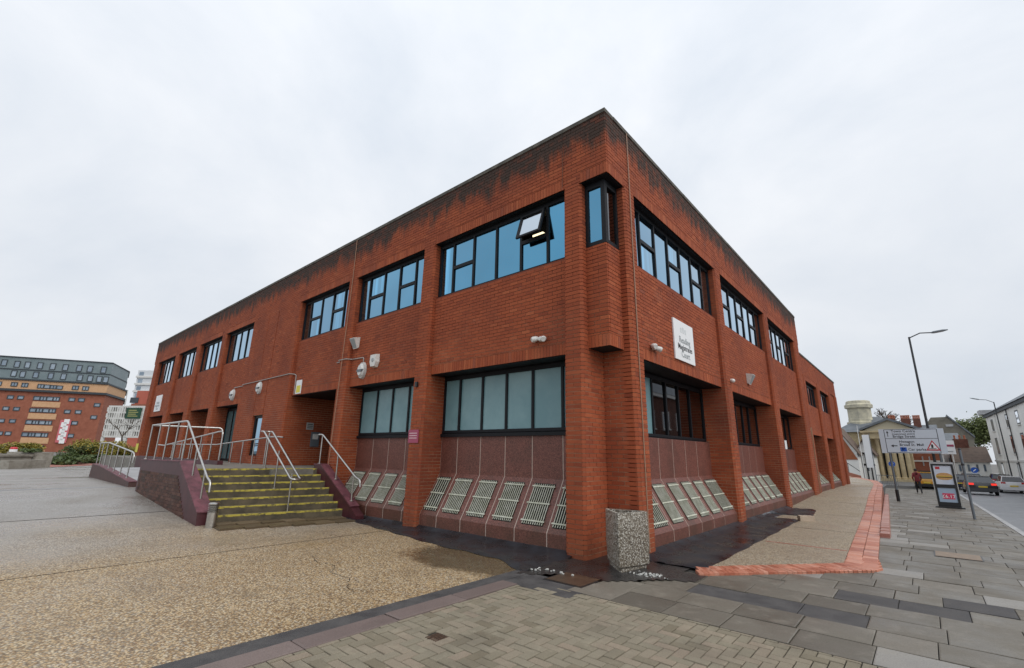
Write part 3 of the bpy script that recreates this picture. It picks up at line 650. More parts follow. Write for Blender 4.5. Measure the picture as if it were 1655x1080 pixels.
for i, (a, b) in enumerate(OPEN):
    wall(FL, a, b, Z_GF+SOL, Z_SILL, -.10); wall(FL, a, b, Z_GF, Z_GF+SOL, -.10, None, True)
    soffit(FL, a, b, Z_FF-.06, .006, .35); cap(FL, a, b, Z_SILL+.03, .11, .30)
    mu = mull_w[i] or [b-.35-.72*k for k in range(3, -1, -1) if b-.35-.72*k > a+.2]
    window(FL, a+.01, b-.01, Z_SILL+.035, Z_FF-.016, -.17, mu, tran_w[i] if i < 3 else {}, M_GLASSB, skip={(4, 1)} if i == 0 else ())
# the one open casement, tilted out
ow = MB(); hz = (Z_FF-.15); H_ = .62; th = math.radians(17); a, b = -2.19, -1.55
def cs(u, t, o): return FL.p(u, -.15+math.sin(th)*t+o*math.cos(th), hz-math.cos(th)*t+o*math.sin(th))
for u0, u1, t0, t1 in ((a, b, 0, .05), (a, b, H_-.05, H_), (a, a+.05, .05, H_-.05), (b-.05, b, .05, H_-.05)): ow.hexa([cs(u0, t0, 0), cs(u1, t0, 0), cs(u1, t1, 0), cs(u0, t1, 0)], [cs(u0, t0, .045), cs(u1, t0, .045), cs(u1, t1, .045), cs(u0, t1, .045)])
oc = ow.build('open_casement', M_FRAME, court); oc['label'] = 'top-hung casement standing open'
MB().poly([cs(a+.05, H_-.05, .02), cs(b-.05, H_-.05, .02), cs(b-.05, .05, .02), cs(a+.05, .05, .02)]).build('pane', M_GLASSD if False else mat('pale_reflecting_pane', (.55, .62, .68), .05, metal=1), oc, fix=False)
MB().box(-2.3, .62, 6.0, -1.4, .64, 6.79).build('dark_room_board', M_DARK, court); MB().box(-2.02, .30, 6.20, -1.74, .40, 6.235).build('ceiling_light', mat('lit_tube', (.9, .85, .6), .4, emit=((1, .88, .55), 1.6)), court)  # upright black board stands in for the dark room behind the open casement
# ground-floor frosted windows and battered granite
g1 = [-4.393, -3.648, -2.92, -2.195, -1.454]; g2 = [-7.85, -7.11, -6.37, -5.63]
for (a, b), g_ in ((OPEN[0], g1), (OPEN[1], g2)):
    soffit(FL, a, b, Z_GF-.06, .10, .75); window(FL, a+.0, b-.0, 2.07, 3.41, -.55, g_, {}, M_FROST, 'ground-floor window with frosted blue-grey panes', .06, M_FRAME)
    panels(FL, a, b, g_)
# entrance recess, door bays
a, b = OPEN[2]; soffit(FL, a, b, Z_GF-.06, .10, 2.4); 
wall(FL, a-.1, b+.1, 1.1, Z_GF, -2.2)
dl_ = MB().box(-12.40, 2.04, 1.13, -9.17, 2.15, 3.42).build('entrance_shade_door', M_DARK, court); MB().box(-10.85, 2.01, 2.0, -10.80, 2.04, 2.5).build('handle', M_STEEL, dl_)  # door widened to a dark back panel; its black stands in for deep shade
for k in (3, 4, 5, 6):
    a, b = OPEN[k]; soffit(FL, a, b, Z_GF-.06, .10, 1.6); d = .62 if k == 3 else 1.3
    w = window(FL, a+.02, b-.02, 1.15, Z_GF-.06, -d+.05, [a+(b-a)*q/4 for q in (1, 2, 3)], {}, M_TEAL if k == 3 else M_GLASSD, 'tall glazed double doors in a recess' if k == 3 else 'dark glazed recess below the upper windows', .07)
    if k == 3: MB().box((a+b)/2-.10, .50, 2.0, (a+b)/2-.06, .56, 2.5).build('handle', M_STEEL, w)
wall(FL, -17.07, -16.66, 1.0, Z_GF, -.02)
# ---- corner: re-entrant notch below, oriel above
wall(Fr((-.59, .65, 0), (1, 0, 0), (0, -1, 0)), 0, .56, -.1, Z_FF)
OL, OR_ = Fr((0, .15, 0), (1, 0, 0), (0, -1, 0)), Fr((-.15, 0, 0), (0, 1, 0), (1, 0, 0))
wall(OL, -.60, -.156, 3.49+SOL, 5.45); wall(OR_, .194, .66, 3.49+SOL, 5.45); wall(OL, -.60, -.156, 3.49, 3.49+SOL, 0, None, True); wall(OR_, .194, .66, 3.49, 3.49+SOL, 0, None, True)
MB().box(-.60, .165, 3.486, -.165, .66, 3.50).build('soffit', M_DARK, court); MB().box(-.60, .16, 5.40, -.16, .66, 5.449).build('ledge', M_BRICK, court)
window(OL, -.60, -.15, 5.46, 6.785, -.005, [], {}, M_GLASSB, 'narrow corner window facing the forecourt', .075); window(OR_, .15, .66, 5.46, 6.785, -.005, [], {}, M_GLASSD, 'narrow corner window facing the street', .075)
MB().box(-.235, .145, 5.455, -.145, .235, 6.783).build('corner_mullion', M_FRAME, court)
MB().box(-.64, .03, 6.785, -.03, .70, 6.80).build('soffit', M_FRAME, court)
# ---- right (street) facade
YE = 17.86
wall(FR, .044, YE, Z_FF+SOL, TOPZ)
RP = [(.65, 1.12), (6.0, 6.52), (11.45, 12.04), (16.85, 17.8)]; RO = [(1.12, 6.0), (6.52, 11.45), (12.04, 16.85)]
for a, b in RO+[(.044, .65)]: wall(FR, a, b, Z_FF, Z_FF+SOL, 0, None, True)
for a, b in RP+[(17.8, YE)]: wall(FR, a, b, Z_FF, Z_FF+SOL)
for i, (a, b) in enumerate(RP): pier(FR, a, b, -.1, Z_FF, .045, up_d+[(-.1, Z_GF, .70)] if i else [(-.1, Z_FF, .1)], up_d+[(-.1, Z_GF, .70)])
for i, (a, b) in enumerate(RO):
    wall(FR, a, b, Z_GF+SOL, Z_SILL, -.10); wall(FR, a, b, Z_GF, Z_GF+SOL, -.10, None, True)
    soffit(FR, a, b, Z_FF-.06, .006, .35); cap(FR, a, b, Z_SILL+.03, .11, .30)
    mu = [a+.52+.74*k for k in range(6)]
    window(FR, a+.01, b-.01, Z_SILL+.035, Z_FF-.016, -.17, mu, {1: 6.06, 3: 6.06, 5: 6.06}, M_GLASSB, sill=M_SILL)
    soffit(FR, a, b, Z_GF-.06, .10, .8); g_ = [a+.20+.74*k for k in range(1, 6)]
    g_ = [v for v in g_ if v < b-.1]+([] )
    window(FR, a, b, 2.03, 3.39, -.62, g_, {}, lambda k, q: M_FROST if k <= 1 else M_GLASSD, 'deep-set dark ground-floor window', .06, M_FRAME); panels(FR, a, b, g_)
# ---- lower wing further along the street
Y2 = 29.0; T2 = 6.38
wall(FR, YE, Y2, 5.23+SOL, T2, -.02); sp = [(17.86, 18.4), (21.65, 22.4), (25.7, 26.4), (28.2, 29.0)]; so2 = [(18.4, 21.65), (22.4, 25.7)]
for a, b in sp: pier(FR, a, b, .0, 5.23+SOL, .03, [(.0, 2.74, .7), (2.74, 4.13, .12), (4.13, 5.2, .2)], [])
wall(FR, 26.4, 28.2, .0, 5.23+SOL, -.06)
for a, b in so2:
    wall(FR, a, b, 5.23, 5.23+SOL, -.02, None, True); wall(FR, a, b, 2.74+SOL, 4.13, -.10); wall(FR, a, b, 2.74, 2.74+SOL, -.10, None, True); cap(FR, a, b, 4.15, .11, .3)
    soffit(FR, a, b, 5.17, .03, .35); soffit(FR, a, b, 2.68, .1, .8)
    window(FR, a+.01, b-.01, 4.16, 5.17, -.17, [a+.74*k for k in (1, 2, 3, 4)], {}, M_GLASSB, sill=M_SILL); window(FR, a, b, 1.75, 2.68, -.62, [a+.74*k for k in (1, 2, 3, 4)], {}, M_GLASSD); panels(FR, a, b, [a+.74*k for k in (1, 2, 3, 4)], .2, True, .75, 1.68)
MB().box(-6, YE, T2, .005, Y2+.05, T2+.08).build('coping', M_COPING, court); MB().box(-6, YE+.05, .0, -.9, Y2-.02, T2).build('rear_wall', M_BRICK, court); MB().box(-.9, Y2-.03, 0, -.03, Y2+.02, T2).build('end_wall', M_BRICK, court)
MB().box(-.75, 17.84, .2, .06, 17.87, 3).build('pier_return', M_MORTAR, court)
# ---- copings, core, roof
def coping(F, u0, u1, seg=1.83):
    u_ = u0
    while u_ < u1-.05:
        v = min(u_+seg, u1); o_ = random.uniform(0, .006)
        MB().hexa([F.p(u_+.004, -.33, TOPZ), F.p(v-.004, -.33, TOPZ), F.p(v-.004, .012+o_, TOPZ), F.p(u_+.004, .012+o_, TOPZ)], [F.p(u_+.004, -.33, TOPZ+.085), F.p(v-.004, -.33, TOPZ+.085), F.p(v-.004, .012+o_, TOPZ+.085), F.p(u_+.004, .012+o_, TOPZ+.085)]).build('coping_stone', M_COPING, court); u_ = v
coping(FL, XL, -.0+.012); coping(FR, .33, YE)
MB().box(XL+.02, .1, Z_FF+.01, -.1, YE-.02, TOPZ-.02).build('roof', M_LEAD, court)
MB().box(-32.6, 2.4, -.2, -2.4, YE-.1, 7.0).build('core', M_DARK, court)
MB().box(-32.7, .7, 3.45, -.75, 2.6, 6.79).build('upper_floor_core', M_DARK, court); MB().box(-2.6, .75, 3.45, -.75, YE-.1, 6.79).build('upper_floor_core', M_DARK, court)
MB().box(-8.6, .75, -.2, -.75, 2.6, 3.46).build('ground_floor_core', M_DARK, court); MB().box(-2.6, .78, -.2, -.78, YE-.1, 3.46).build('ground_floor_core', M_DARK, court)
wall(Fr((XL+.15, 3, 0), (0, -1, 0), (-1, 0, 0)), 0, 3, .0, TOPZ)
# expansion-joint pipes / lightning conductors
for pts, n_ in (([(-8.915, -.02, TOPZ), (-8.915, -.02, 6.8), (-8.93, -.07, 4.2), (-8.95, -.12, 1.2)], 1), ([(.02, .86, TOPZ), (.025, .86, 6.8), (.05, .84, .1)], 2), ([(-1.0, -.012, TOPZ), (-1.0, -.012, 6.85)], 3)):
    MB().tube(pts, .011 if n_ < 3 else .005, 6).build('lightning_conductor', mat('copper_tape', (.34, .20, .13), .5) if n_ < 3 else M_MORTAR, court)
mw = MORT.build('brick_wall', M_MORTAR, court, fix=True)
bu = unit_meshes('brick', M_BRICK, 10)
lay(BR, 'brick', 'brick_courses', bu, M_BRICK, mw, 300)
print('BRICKS', len(BR))
# ================================================================ STEPS, RAMP, RAILS
stp = thing('entrance_steps', (-8.6, -1.7, .05), 'flight of seven mossy concrete steps with worn yellow nosings', 'steps')
def sx_(i, y): t = (y+.32)/-2.8; return -9.15+.26*i-(.58-.0*i)*t
for i in range(7):
    z = 1.14-.155*i; yl, yr = -3.12, -.32; bk_ = .36
    st = MB().hexa([(sx_(i, yl)-bk_, yl, -.05), (sx_(i, yl), yl, -.05), (sx_(i, yr), yr, -.05), (sx_(i, yr)-bk_, yr, -.05)], [(sx_(i, yl)-bk_, yl, z-.003*(i == 0)), (sx_(i, yl), yl, z), (sx_(i, yr), yr, z), (sx_(i, yr)-bk_, yr, z-.003*(i == 0))]).build('step', M_STEP, stp)
    rr = random.Random(i); nb = MB(); n = 26
    for k in range(n):      # ragged painted edge
        y0, y1 = yl+.01+(yr-yl-.02)*k/n, yl+.01+(yr-yl-.02)*(k+1)/n; w0, w1 = [.055+rr.uniform(-.012, .014) for _ in (0, 1)]; d0 = .022+rr.uniform(0, .02)
        nb.poly([(sx_(i, y0)-w0, y0, z+.003), (sx_(i, y0)+.003, y0, z+.003), (sx_(i, y1)+.003, y1, z+.003), (sx_(i, y1)-w1, y1, z+.003)])
        nb.poly([(sx_(i, y0)+.003, y0, z+.003), (sx_(i, y0)+.003, y0, z-d0), (sx_(i, y1)+.003, y1, z-d0), (sx_(i, y1)+.003, y1, z+.003)])
    nb.build('nosing', M_YEL, st)
M_LAND = mat('landing_concrete', (.15, .14, .12), .6, c2=(.23, .215, .185), scale=2.5, bump=.3)
struct(MB().hexa([(-13.75, -3.12, .2), (sx_(0, -3.12)-.30, -3.12, .2), (sx_(0, -.32)-.30, -.32, .2), (-13.75, -.32, .2)], [(-13.75, -3.12, 1.132), (sx_(0, -3.12)-.30, -3.12, 1.132), (sx_(0, -.32)-.30, -.32, 1.132), (-13.75, -.32, 1.132)]).build('landing', M_LAND))
struct(MB().box(-33, -1.5, .1, -9.17, 2.15, 1.126).build('raised_walkway', M_LAND))
# retaining wall left of the steps
rw = thing('retaining_wall', (-11, -3.26, .2), 'maroon painted retaining wall with dirty brick infill left of the steps', 'wall')
pr = [(-13.75, .30), (-13.72, 1.262), (-9.93, 1.30), (-8.02, .30), (-7.98, -.05), (-9, -.05), (-13.75, .2)]
MB().hexa([(x, -3.40, z) for x, z in pr], [(x, -3.12, z) for x, z in pr]).build('wall_body', M_MAROON, rw)
tp = [(-13.73, 1.266), (-9.93, 1.304), (-8.0, .302), (-8.0, .325), (-9.915, 1.33), (-13.73, 1.29)]
MB().hexa([(x, -3.415, z) for x, z in tp], [(x, -3.105, z) for x, z in tp]).build('coping', M_MAROONT, rw)
M_DIRT = tonemat('dirty_brick', [(0, (.055, .030, .022)), (.6, (.11, .050, .036)), (1, (.15, .075, .055))], .7, 50, .4, .1, stain=(.035, .03, .02), stamt=2.6)
dm = unit_meshes('brick', M_DIRT); recs = []
for k in range(14):
    z0 = .02+k*.075; x0, x1 = -13.55, -9.62-(0 if z0 < .35 else 0)
    xr = -9.95+(1.02-z0)*1.15 if z0 < 1.02 else -10; xr = min(xr, -8.75)
    x = x0-.1125*(k % 2)
    while x < xr:
        a, b = max(x+.004, x0), min(x+.221, xr)
        if b-a > .03 and z0+.07 < 1.0 and z0+.07 > zg(a, 0): recs.append(((a, -3.408-random.uniform(0, .003), z0), (1, 0, 0), (0, 0, 1), (b-a, .066, .03), random.random()))
        x += .225
lay(recs, 'brick', 'bricks', dm, M_DIRT, rw, 160)
# right-hand cheek
cw = thing('stair_cheek_wall', (-8.2, -.22, .1), 'low maroon sloping cheek wall between the steps and the brick pier', 'wall')
pr = [(-9.35, 1.05), (-9.35, 1.235), (-8.98, 1.235), (-7.22, .27), (-6.95, .10), (-6.95, -.03), (-7.6, -.03)]
MB().hexa([(x, -.325, z) for x, z in pr], [(x, -.11, z) for x, z in pr]).build('wall_body', M_MAROON, cw)
tp = [(-9.36, 1.238), (-8.98, 1.238), (-7.22, .273), (-7.2, .30), (-8.97, 1.265), (-9.36, 1.265)]
MB().hexa([(x, -.34, z) for x, z in tp], [(x, -.10, z) for x, z in tp]).build('coping', M_MAROONT, cw)
# ramp
struct(sheet('ramp', [-22.2, -18, -13.75], [-3.18, -1.6], lambda x, y: .48+max(0, -15-x)*.042, M_PALEC))
wd = thing('ramp_kerb_wall', (-18, -3.29, .45), 'low wedge-shaped maroon wall on the outer side of the ramp', 'wall')
pr = [(-21.9, .3), (-21.7, .93), (-20.0, .90), (-14.75, .585), (-14.7, .3)]
MB().hexa([(x, -3.40, z) for x, z in pr], [(x, -3.18, z) for x, z in pr]).build('wall_body', mat('brown_brick_paint', (.055, .022, .018), .6, c2=(.085, .032, .026), scale=6), wd)
tp = [(-21.72, .934), (-20.0, .904), (-14.74, .588), (-14.74, .61), (-20.0, .928), (-21.72, .958)]
MB().hexa([(x, -3.41, z) for x, z in tp], [(x, -3.17, z) for x, z in tp]).build('coping', M_MAROONT, wd)
uw = thing('ramp_upstand_wall', (-17, -1.53, .5), 'dark maroon upstand wall along the inner side of the ramp', 'wall')
MB().box(-24, -1.60, .3, -13.1, -1.44, 1.255).build('wall_body', M_MAROON, uw)
# handrails
def fillet(pts, r=.12, n=5):
    out = [Vector(pts[0])]
    for a, b, c in zip(pts, pts[1:], pts[2:]):
        a, b, c = Vector(a), Vector(b), Vector(c); d1, d2 = (a-b), (c-b); k = min(r, d1.length*.45, d2.length*.45); p, q = b+d1.normalized()*k, b+d2.normalized()*k
        for i in range(n+1): t = i/n; out.append(p*(1-t)**2+b*2*t*(1-t)+q*t*t)
    return out+[Vector(pts[-1])]
def rail(label, paths, posts, base, r=.024):
    t = thing('handrail', base, label, 'handrail', 'stainless steel handrails')
    for p in paths: smooth_angle(MB().tube(fillet(p), r, 10).build('rail', M_STEEL, t), 60)
    for (x, y, z0, z1) in posts:
        po = MB().tube([(x, y, z0), (x, y, z1)], .019, 10).build('post', M_STEEL, t); smooth_angle(po, 60)
        smooth_angle(MB().lathe((x, y, z0), [(.055, 0), (.055, .012), (.03, .022)], 14).build('flange', M_STEEL, po), 40)
    return t
rl = lambda x: 2.285 if x < -10.44 else 2.285-(x+10.44)*.58
rail('steel guard rail on the big maroon wall left of the steps', [[(-13.95, -3.26, 2.28), (-10.44, -3.26, 2.30), (-8.22, -3.26, 1.0), (-7.98, -3.26, .93), (-7.96, -3.26, .72)], [(-13.95, -3.26, 2.28), (-13.3, -1.55, 2.27), (-13.25, -1.53, 2.0)]],
     [(x, -3.26, 1.285, 2.28) for x in (-13.95, -13.0, -12.1, -11.2, -10.35)]+[(-9.30, -3.26, .96, 1.62), (-8.45, -3.26, .52, 1.12)], (-10, -3.26, 1.2))
rail('steel double handrail in the middle of the steps', [[(-9.85, -1.66, 2.10), (-9.70, -1.66, 2.10), (-7.75, -1.66, .96), (-7.62, -1.66, .95), (-7.62, -1.44, .95), (-7.75, -1.44, .96), (-9.70, -1.44, 2.10), (-9.85, -1.44, 2.10), (-9.85, -1.66, 2.10)]],
     [(-9.60, -1.55, 1.14, 2.06), (-8.85, -1.55, .67, 1.60), (-7.95, -1.55, .06, 1.07)], (-8.6, -1.55, .6))
rail('steel handrail against the brick pier right of the steps', [[(-9.50, -.21, 2.07), (-9.28, -.21, 2.07), (-7.32, -.21, .98), (-7.1, -.21, .92), (-7.08, -.21, .76)]],
     [(-9.28, -.21, 1.265, 2.05), (-8.30, -.21, .885, 1.52), (-7.42, -.21, .40, 1.03)], (-8.3, -.21, .8))
rail('steel rail rising beside the inner ramp wall', [[(-21, -1.53, 1.75), (-19.9, -1.53, 1.72), (-13.6, -1.53, 2.17), (-13.25, -1.53, 2.17), (-13.25, -1.53, 1.27)]], [(x, -1.53, 1.255, 1.72+(x+19.9)*.071) for x in (-18.6, -17.5, -16.4, -15.3, -14.2)], (-17, -1.53, 1.2))
rail('steel rail along the raised walkway by the glazed doors', [[(-24, -.45, 1.80), (-17.2, -.45, 1.78), (-12.2, -.45, 2.02), (-11.6, -.45, 2.02), (-11.3, -.45, 2.0)]], [(x, -.45, 1.126, 1.78+max(0, x+17.2)*.048) for x in (-21.5, -20.2, -18.9, -17.8, -16.6, -15.5, -14.5, -13.5, -12.5)], (-17, -.45, 1.2))
rail('steel handrail on the low wedge wall of the ramp', [[(-21.9, -3.29, 1.74), (-21.6, -3.29, 1.77), (-19.9, -3.29, 1.78), (-15.6, -3.29, 1.47), (-15.35, -3.29, 1.40), (-15.35, -3.29, 1.15)]], [(x, -3.29, .90-max(0, x+20)*.06+.01, 1.75-max(0, x+19.9)*.07) for x in (-21.6, -20.9, -20.0, -19.0, -17.95, -16.85, -15.75)], (-18, -3.29, .8))
# stainless bollard light
bo = thing('bollard_light', (-7.72, -3.20, .02), 'short stainless steel louvred bollard light at the foot of the steps', 'bollard')
smooth_angle(MB().lathe((-7.72, -3.20, .0), [(.10, 0), (.10, .34)], 24).build('tube', M_STEEL, bo), 40)
for k in range(4): smooth_angle(MB().lathe((-7.72, -3.20, .345+k*.037), [(.075, 0), (.105, .008), (.105, .016), (.075, .03)], 24).build('louvre', M_STEEL, bo), 40)
MB().lathe((-7.72, -3.20, .34), [(.07, 0), (.07, .15)], 20).build('lamp_glass', mat('opal_lamp', (.5, .5, .48), .3), bo); smooth_angle(MB().lathe((-7.72, -3.20, .492), [(.105, 0), (.105, .02), (.08, .04)], 24).build('cap', M_STEEL, bo), 40)
# ---- triangular aggregate planter
pl = thing('concrete_planter', (.08, -.05, 0), 'triangular exposed-aggregate concrete planter at the corner of the brick building', 'planter')
V3 = [Vector((-.31, .05)), Vector((.17, -.42)), Vector((.37, .20))]; cen = (V3[0]+V3[1]+V3[2])/3
def tri(s, c=.05):
    out = []
    for i in range(3):
        v = V3[i]; a, d = V3[i-1], V3[(i+1) % 3]; w = cen+(v-cen)*s; out += [w+(a-v).normalized()*c, w+(a-v).normalized()*c*.3+(d-v).normalized()*c*.3, w+(d-v).normalized()*c]
    return out
b = MB(); rings = [(.86, .0), (.86, .05), (.98, .075), (1.02, .40), (1.0, .79), (.985, .80), (.80, .80), (.78, .66)]; n = 9
for s, z in rings: b.v += [(p.x, p.y, z) for p in tri(s, .05*s)]
for r_ in range(len(rings)-1):
    for k in range(n): b.f.append((r_*n+k, r_*n+(k+1) % n, (r_+1)*n+(k+1) % n, (r_+1)*n+k))
o = b.build('planter_shell', M_PLANTER, pl); smooth_angle(o, 30)
b = MB(); b.poly([(p.x, p.y, .67) for p in tri(.80, .04)]); b.build('soil', mat('wet_soil', (.03, .024, .018), .9, c2=(.06, .05, .04), scale=20, bump=1), pl)
b = MB()
for p, q in zip(tri(.99, .05), tri(.80, .04)): b.v += [(p.x, p.y, .802), (q.x, q.y, .802)]
for k in range(9): b.f.append((2*k, 2*((k+1) % 9), 2*((k+1) % 9)+1, 2*k+1))
b.build('rim', mat('worn_pale_rim', (.40, .38, .33), .8, c2=(.22, .20, .17), scale=14), pl)
rub = MB(); rr = random.Random(5)
for k in range(55):
    a = rr.gauss(0, .10), rr.gauss(0, .06); c = Vector((.46+a[0]+.1, -.30+a[1]+.06, .014)); s = rr.uniform(.005, .015)
    rub.obox(c+Vector((0, 0, s*.6)), Vector((rr.uniform(-1, 1), rr.uniform(-1, 1), rr.uniform(-.4, .4))).normalized()*s, Vector((rr.uniform(-1, 1), rr.uniform(-1, 1), rr.uniform(-.4, .4))).normalized()*s*.8, Vector((0, rr.uniform(-.3, .3), 1))*s*.5)
for k in range(14): s = rr.uniform(.008, .018); rub.obox((-.55+rr.uniform(-.3, .35), -1.05+rr.uniform(-.12, .1), .018), (s, 0, 0), (0, s*.8, 0), (0, 0, s*.5))
tag(rub.build('rubble', mat('pale_rubble', (.50, .50, .47), .8, c2=(.65, .65, .62), scale=30)), 'scatter of white stone crumbs at the foot of the planter', kind='stuff')
bk = MB().obox((1.06, 8.15, zt(8)+.065), (.15, .09, 0), (-.05, .085, 0), (0, 0, .065)).build('concrete_block', mat('cream_block', (.52, .42, .32), .7, c2=(.42, .33, .25), scale=8)); tag(bk, 'loose cream block lying on the terrace beside the black membrane', 'block')
# ================================================================ THINGS ON THE WALLS
def oval_light(u, z, off, label):
    c = FL.p(u, off, z); t = thing('wall_light', c, label, 'wall light', 'oval bulkhead lights on the forecourt facade')
    def ov(rx, rz, y0, y1, n=20, k=.75):
        b = MB(); b.v = [(c.x+rx*math.cos(6.2832*i/n), c.y-y0, c.z+rz*math.sin(6.2832*i/n)) for i in range(n)]+[(c.x+rx*k*math.cos(6.2832*i/n), c.y-y1, c.z+rz*k*math.sin(6.2832*i/n)) for i in range(n)]
        b.f = [tuple(range(n)), tuple(range(n, 2*n))]+[(i, (i+1) % n, n+(i+1) % n, n+i) for i in range(n)]; return b
    smooth_angle(ov(.17, .25, 0, .07, k=.9).build('housing', mat('light_grey_plastic', (.50, .50, .49), .4), t), 40); smooth_angle(ov(.13, .20, .07, .13).build('diffuser', mat('milky_diffuser', (.62, .63, .62), .25), t), 50)
    MB().hexa([(c.x-.11, c.y-.075, c.z-.05), (c.x+.11, c.y-.075, c.z-.05), (c.x+.11, c.y-.14, c.z-.05), (c.x-.11, c.y-.14, c.z-.05)], [(c.x-.13, c.y-.075, c.z+.02), (c.x+.13, c.y-.075, c.z+.02), (c.x+.13, c.y-.14, c.z+.02), (c.x-.13, c.y-.14, c.z+.02)]).build('eyelid', M_GREYM, t)
oval_light(-7.99, 3.84, -.10, 'oval bulkhead light between the alarm box and the entrance pier'); oval_light(-18.0, 3.83, -.10, 'oval bulkhead light above the glazed doors'); oval_light(-14.87, 3.87, .03, 'oval bulkhead light above the slit window')
def conduit(label, pts):
    t = tag(MB().tube(fillet(pts, .06), .016, 8).build('cable_conduit', mat('galvanised_conduit', (.36, .33, .31), .5)), label, 'conduit', 'cable conduits on the forecourt facade'); smooth_angle(t, 60)
conduit('grey conduit linking the two oval lights left of the entrance', [(-18.0, .09, 4.08), (-18.0, .09, 4.14), (-16.75, .085, 4.14), (-16.70, -.06, 4.14), (-14.87, -.06, 4.15), (-12.44, -.06, 4.17), (-12.38, .08, 4.17), (-12.2, .08, 4.12), (-12.18, .08, 3.45)])
conduit('grey conduit feeding the oval light right of the entrance', [(-9.5, .085, 4.24), (-9.20, .085, 4.24), (-9.15, -.07, 4.24), (-8.70, -.07, 4.24), (-8.64, .085, 4.24), (-8.0, .085, 4.22), (-8.0, .085, 4.10)])
ab = thing('alarm_box', FL.p(-7.37, -.1, 4.06), 'white six-sided alarm box above the frosted window', 'alarm box'); c = FL.p(-7.37, -.095, 4.06)
hx = [(-.17, -.06), (-.10, -.20), (.10, -.20), (.17, -.06), (.15, .17), (-.15, .17)]
MB().hexa([(c.x+x, c.y, c.z+z) for x, z in hx], [(c.x+x*.86, c.y-.11, c.z+z*.88) for x, z in hx]).build('cover', M_WHITE, ab); MB().lathe((c.x, c.y-.11, c.z), [(.06, 0), (.05, .012)], 16, (0, -1, 0)).build('badge', M_INKG, ab)
def floodlight(F, u, z, off, label):
    c = F.p(u, off, z); t = thing('floodlight', c, label, 'floodlight', 'small white security floodlights'); q = lambda a, o, zz: c+F.u*a+F.n*o+Zv*zz
    MB().hexa([q(-.10, 0, -.16), q(.10, 0, -.16), q(.10, .06, -.20), q(-.10, .06, -.20)], [q(-.13, 0, .14), q(.13, 0, .14), q(.13, .20, .10), q(-.13, .20, .10)]).build('housing', M_WHITE, t)
    MB().hexa([q(-.09, .066, -.185), q(.09, .066, -.185), q(.09, .07, -.18), q(-.09, .07, -.18)], [q(-.115, .195, .07), q(.115, .195, .07), q(.115, .208, .07), q(-.115, .208, .07)]).build('lens', M_INKG, t); MB().obox(q(0, -.01, .0), F.u*.05, F.n*.03, Zv*.05).build('bracket', M_GREYM, t)
floodlight(FL, -8.45, 4.73, -.1, 'white wedge floodlight beside the brick pier right of the entrance'); floodlight(FR, 8.65, 4.02, -.1, 'white wedge floodlight on the street side')
def twin_lamp(F, u, z, off, label):
    c = F.p(u, off, z); t = thing('sensor_lamp', c, label, 'sensor lamp', 'white twin sensor lamps'); MB().lathe(c, [(.05, 0), (.05, .05), (.03, .07)], 16, F.n).build('base', M_WHITE, t)
    for s in (-1, 1):
        o = MB().lathe(c+F.u*(.095*s)+F.n*.06+Zv*(-.01*s), [(.035, -.05), (.055, 0), (.06, .06), (.045, .09)], 16, (F.n*.8+F.u*(.5*s)-Zv*.35)).build('lamp_head', M_WHITE, t); smooth_angle(o, 50)
twin_lamp(FL, -1.62, 3.80, -.1, 'white twin-headed sensor lamp above the large frosted window'); twin_lamp(FR, 1.78, 3.73, -.1, 'white twin-headed sensor lamp beside the court sign')
cm = thing('security_camera', FR.p(6.44, .03, 3.66), 'small white dome camera on the street-side pier', 'camera'); smooth_angle(MB().lathe(FR.p(6.42, .02, 3.66), [(.04, 0), (.055, .05), (.05, .09), (.02, .12)], 14, (1, -.2, -.3)).build('dome', M_WHITE, cm), 60)
vb = thing('vent_block', FL.p(-5.25, .05, 3.22), 'small black vent on the brick pier above the plum notice', 'vent'); MB().box(-5.30, -.10, 3.14, -5.22, -.03, 3.26).build('grille', M_BLACK, vb)
# signs
def board(name, label, F, u0, u1, z0, z1, off, m, th=.03, cat='sign', group=None):
    c = F.p((u0+u1)/2, off, z0); t = thing(name, c, label, cat, group); o = MB().hexa([F.p(u0, off, z0), F.p(u1, off, z0), F.p(u1, off+th, z0), F.p(u0, off+th, z0)], [F.p(u0, off, z1), F.p(u1, off, z1), F.p(u1, off+th, z1), F.p(u0, off+th, z1)]).build('board', m, t); return t
t = board('court_sign', 'white court sign with faded black lettering on the street wall', FR, 2.87, 4.04, 3.70, 4.63, -.095, M_SIGNW)
for s, z, m_, sz in (('Reading', 4.12, M_INKG, .21), ('Magistrates', 3.96, M_INK, .185), ('Court', 3.79, M_INKG, .20)): text(s, sz, FR.p(3.47, -.061, z), FR.u, Zv, m_, t, align='CENTER')
cr = MB()
for k in range(3): cr.hexa([FR.p(3.25+k*.13, -.0645, 4.36), FR.p(3.33+k*.13, -.0645, 4.36), FR.p(3.33+k*.13, -.0625, 4.36), FR.p(3.25+k*.13, -.0625, 4.36)], [FR.p(3.24+k*.13, -.0645, 4.50-.03*(k != 1)), FR.p(3.34+k*.13, -.0645, 4.50-.03*(k != 1)), FR.p(3.34+k*.13, -.0625, 4.50-.03*(k != 1)), FR.p(3.24+k*.13, -.0625, 4.50-.03*(k != 1))])
cr.build('crest', mat('pale_faded_crest', (.62, .65, .66), .5), t)
t = board('court_sign', 'white court sign at the far left end of the forecourt wall', FL, -30.9, -29.6, 3.70, 4.65, -.095, M_SIGNW)
for s, z in (('Reading', 4.15), ('Magistrates', 3.98), ('Court', 3.80)): text(s, .2, FL.p(-30.25, -.06, z), FL.u, Zv, M_INKG, t, align='CENTER')
t = board('notice_plate', 'plum notice with white lines of text on the brick pier', FL, -5.42, -5.05, 1.83, 2.13, .072, M_PLUM, .012, 'notice')
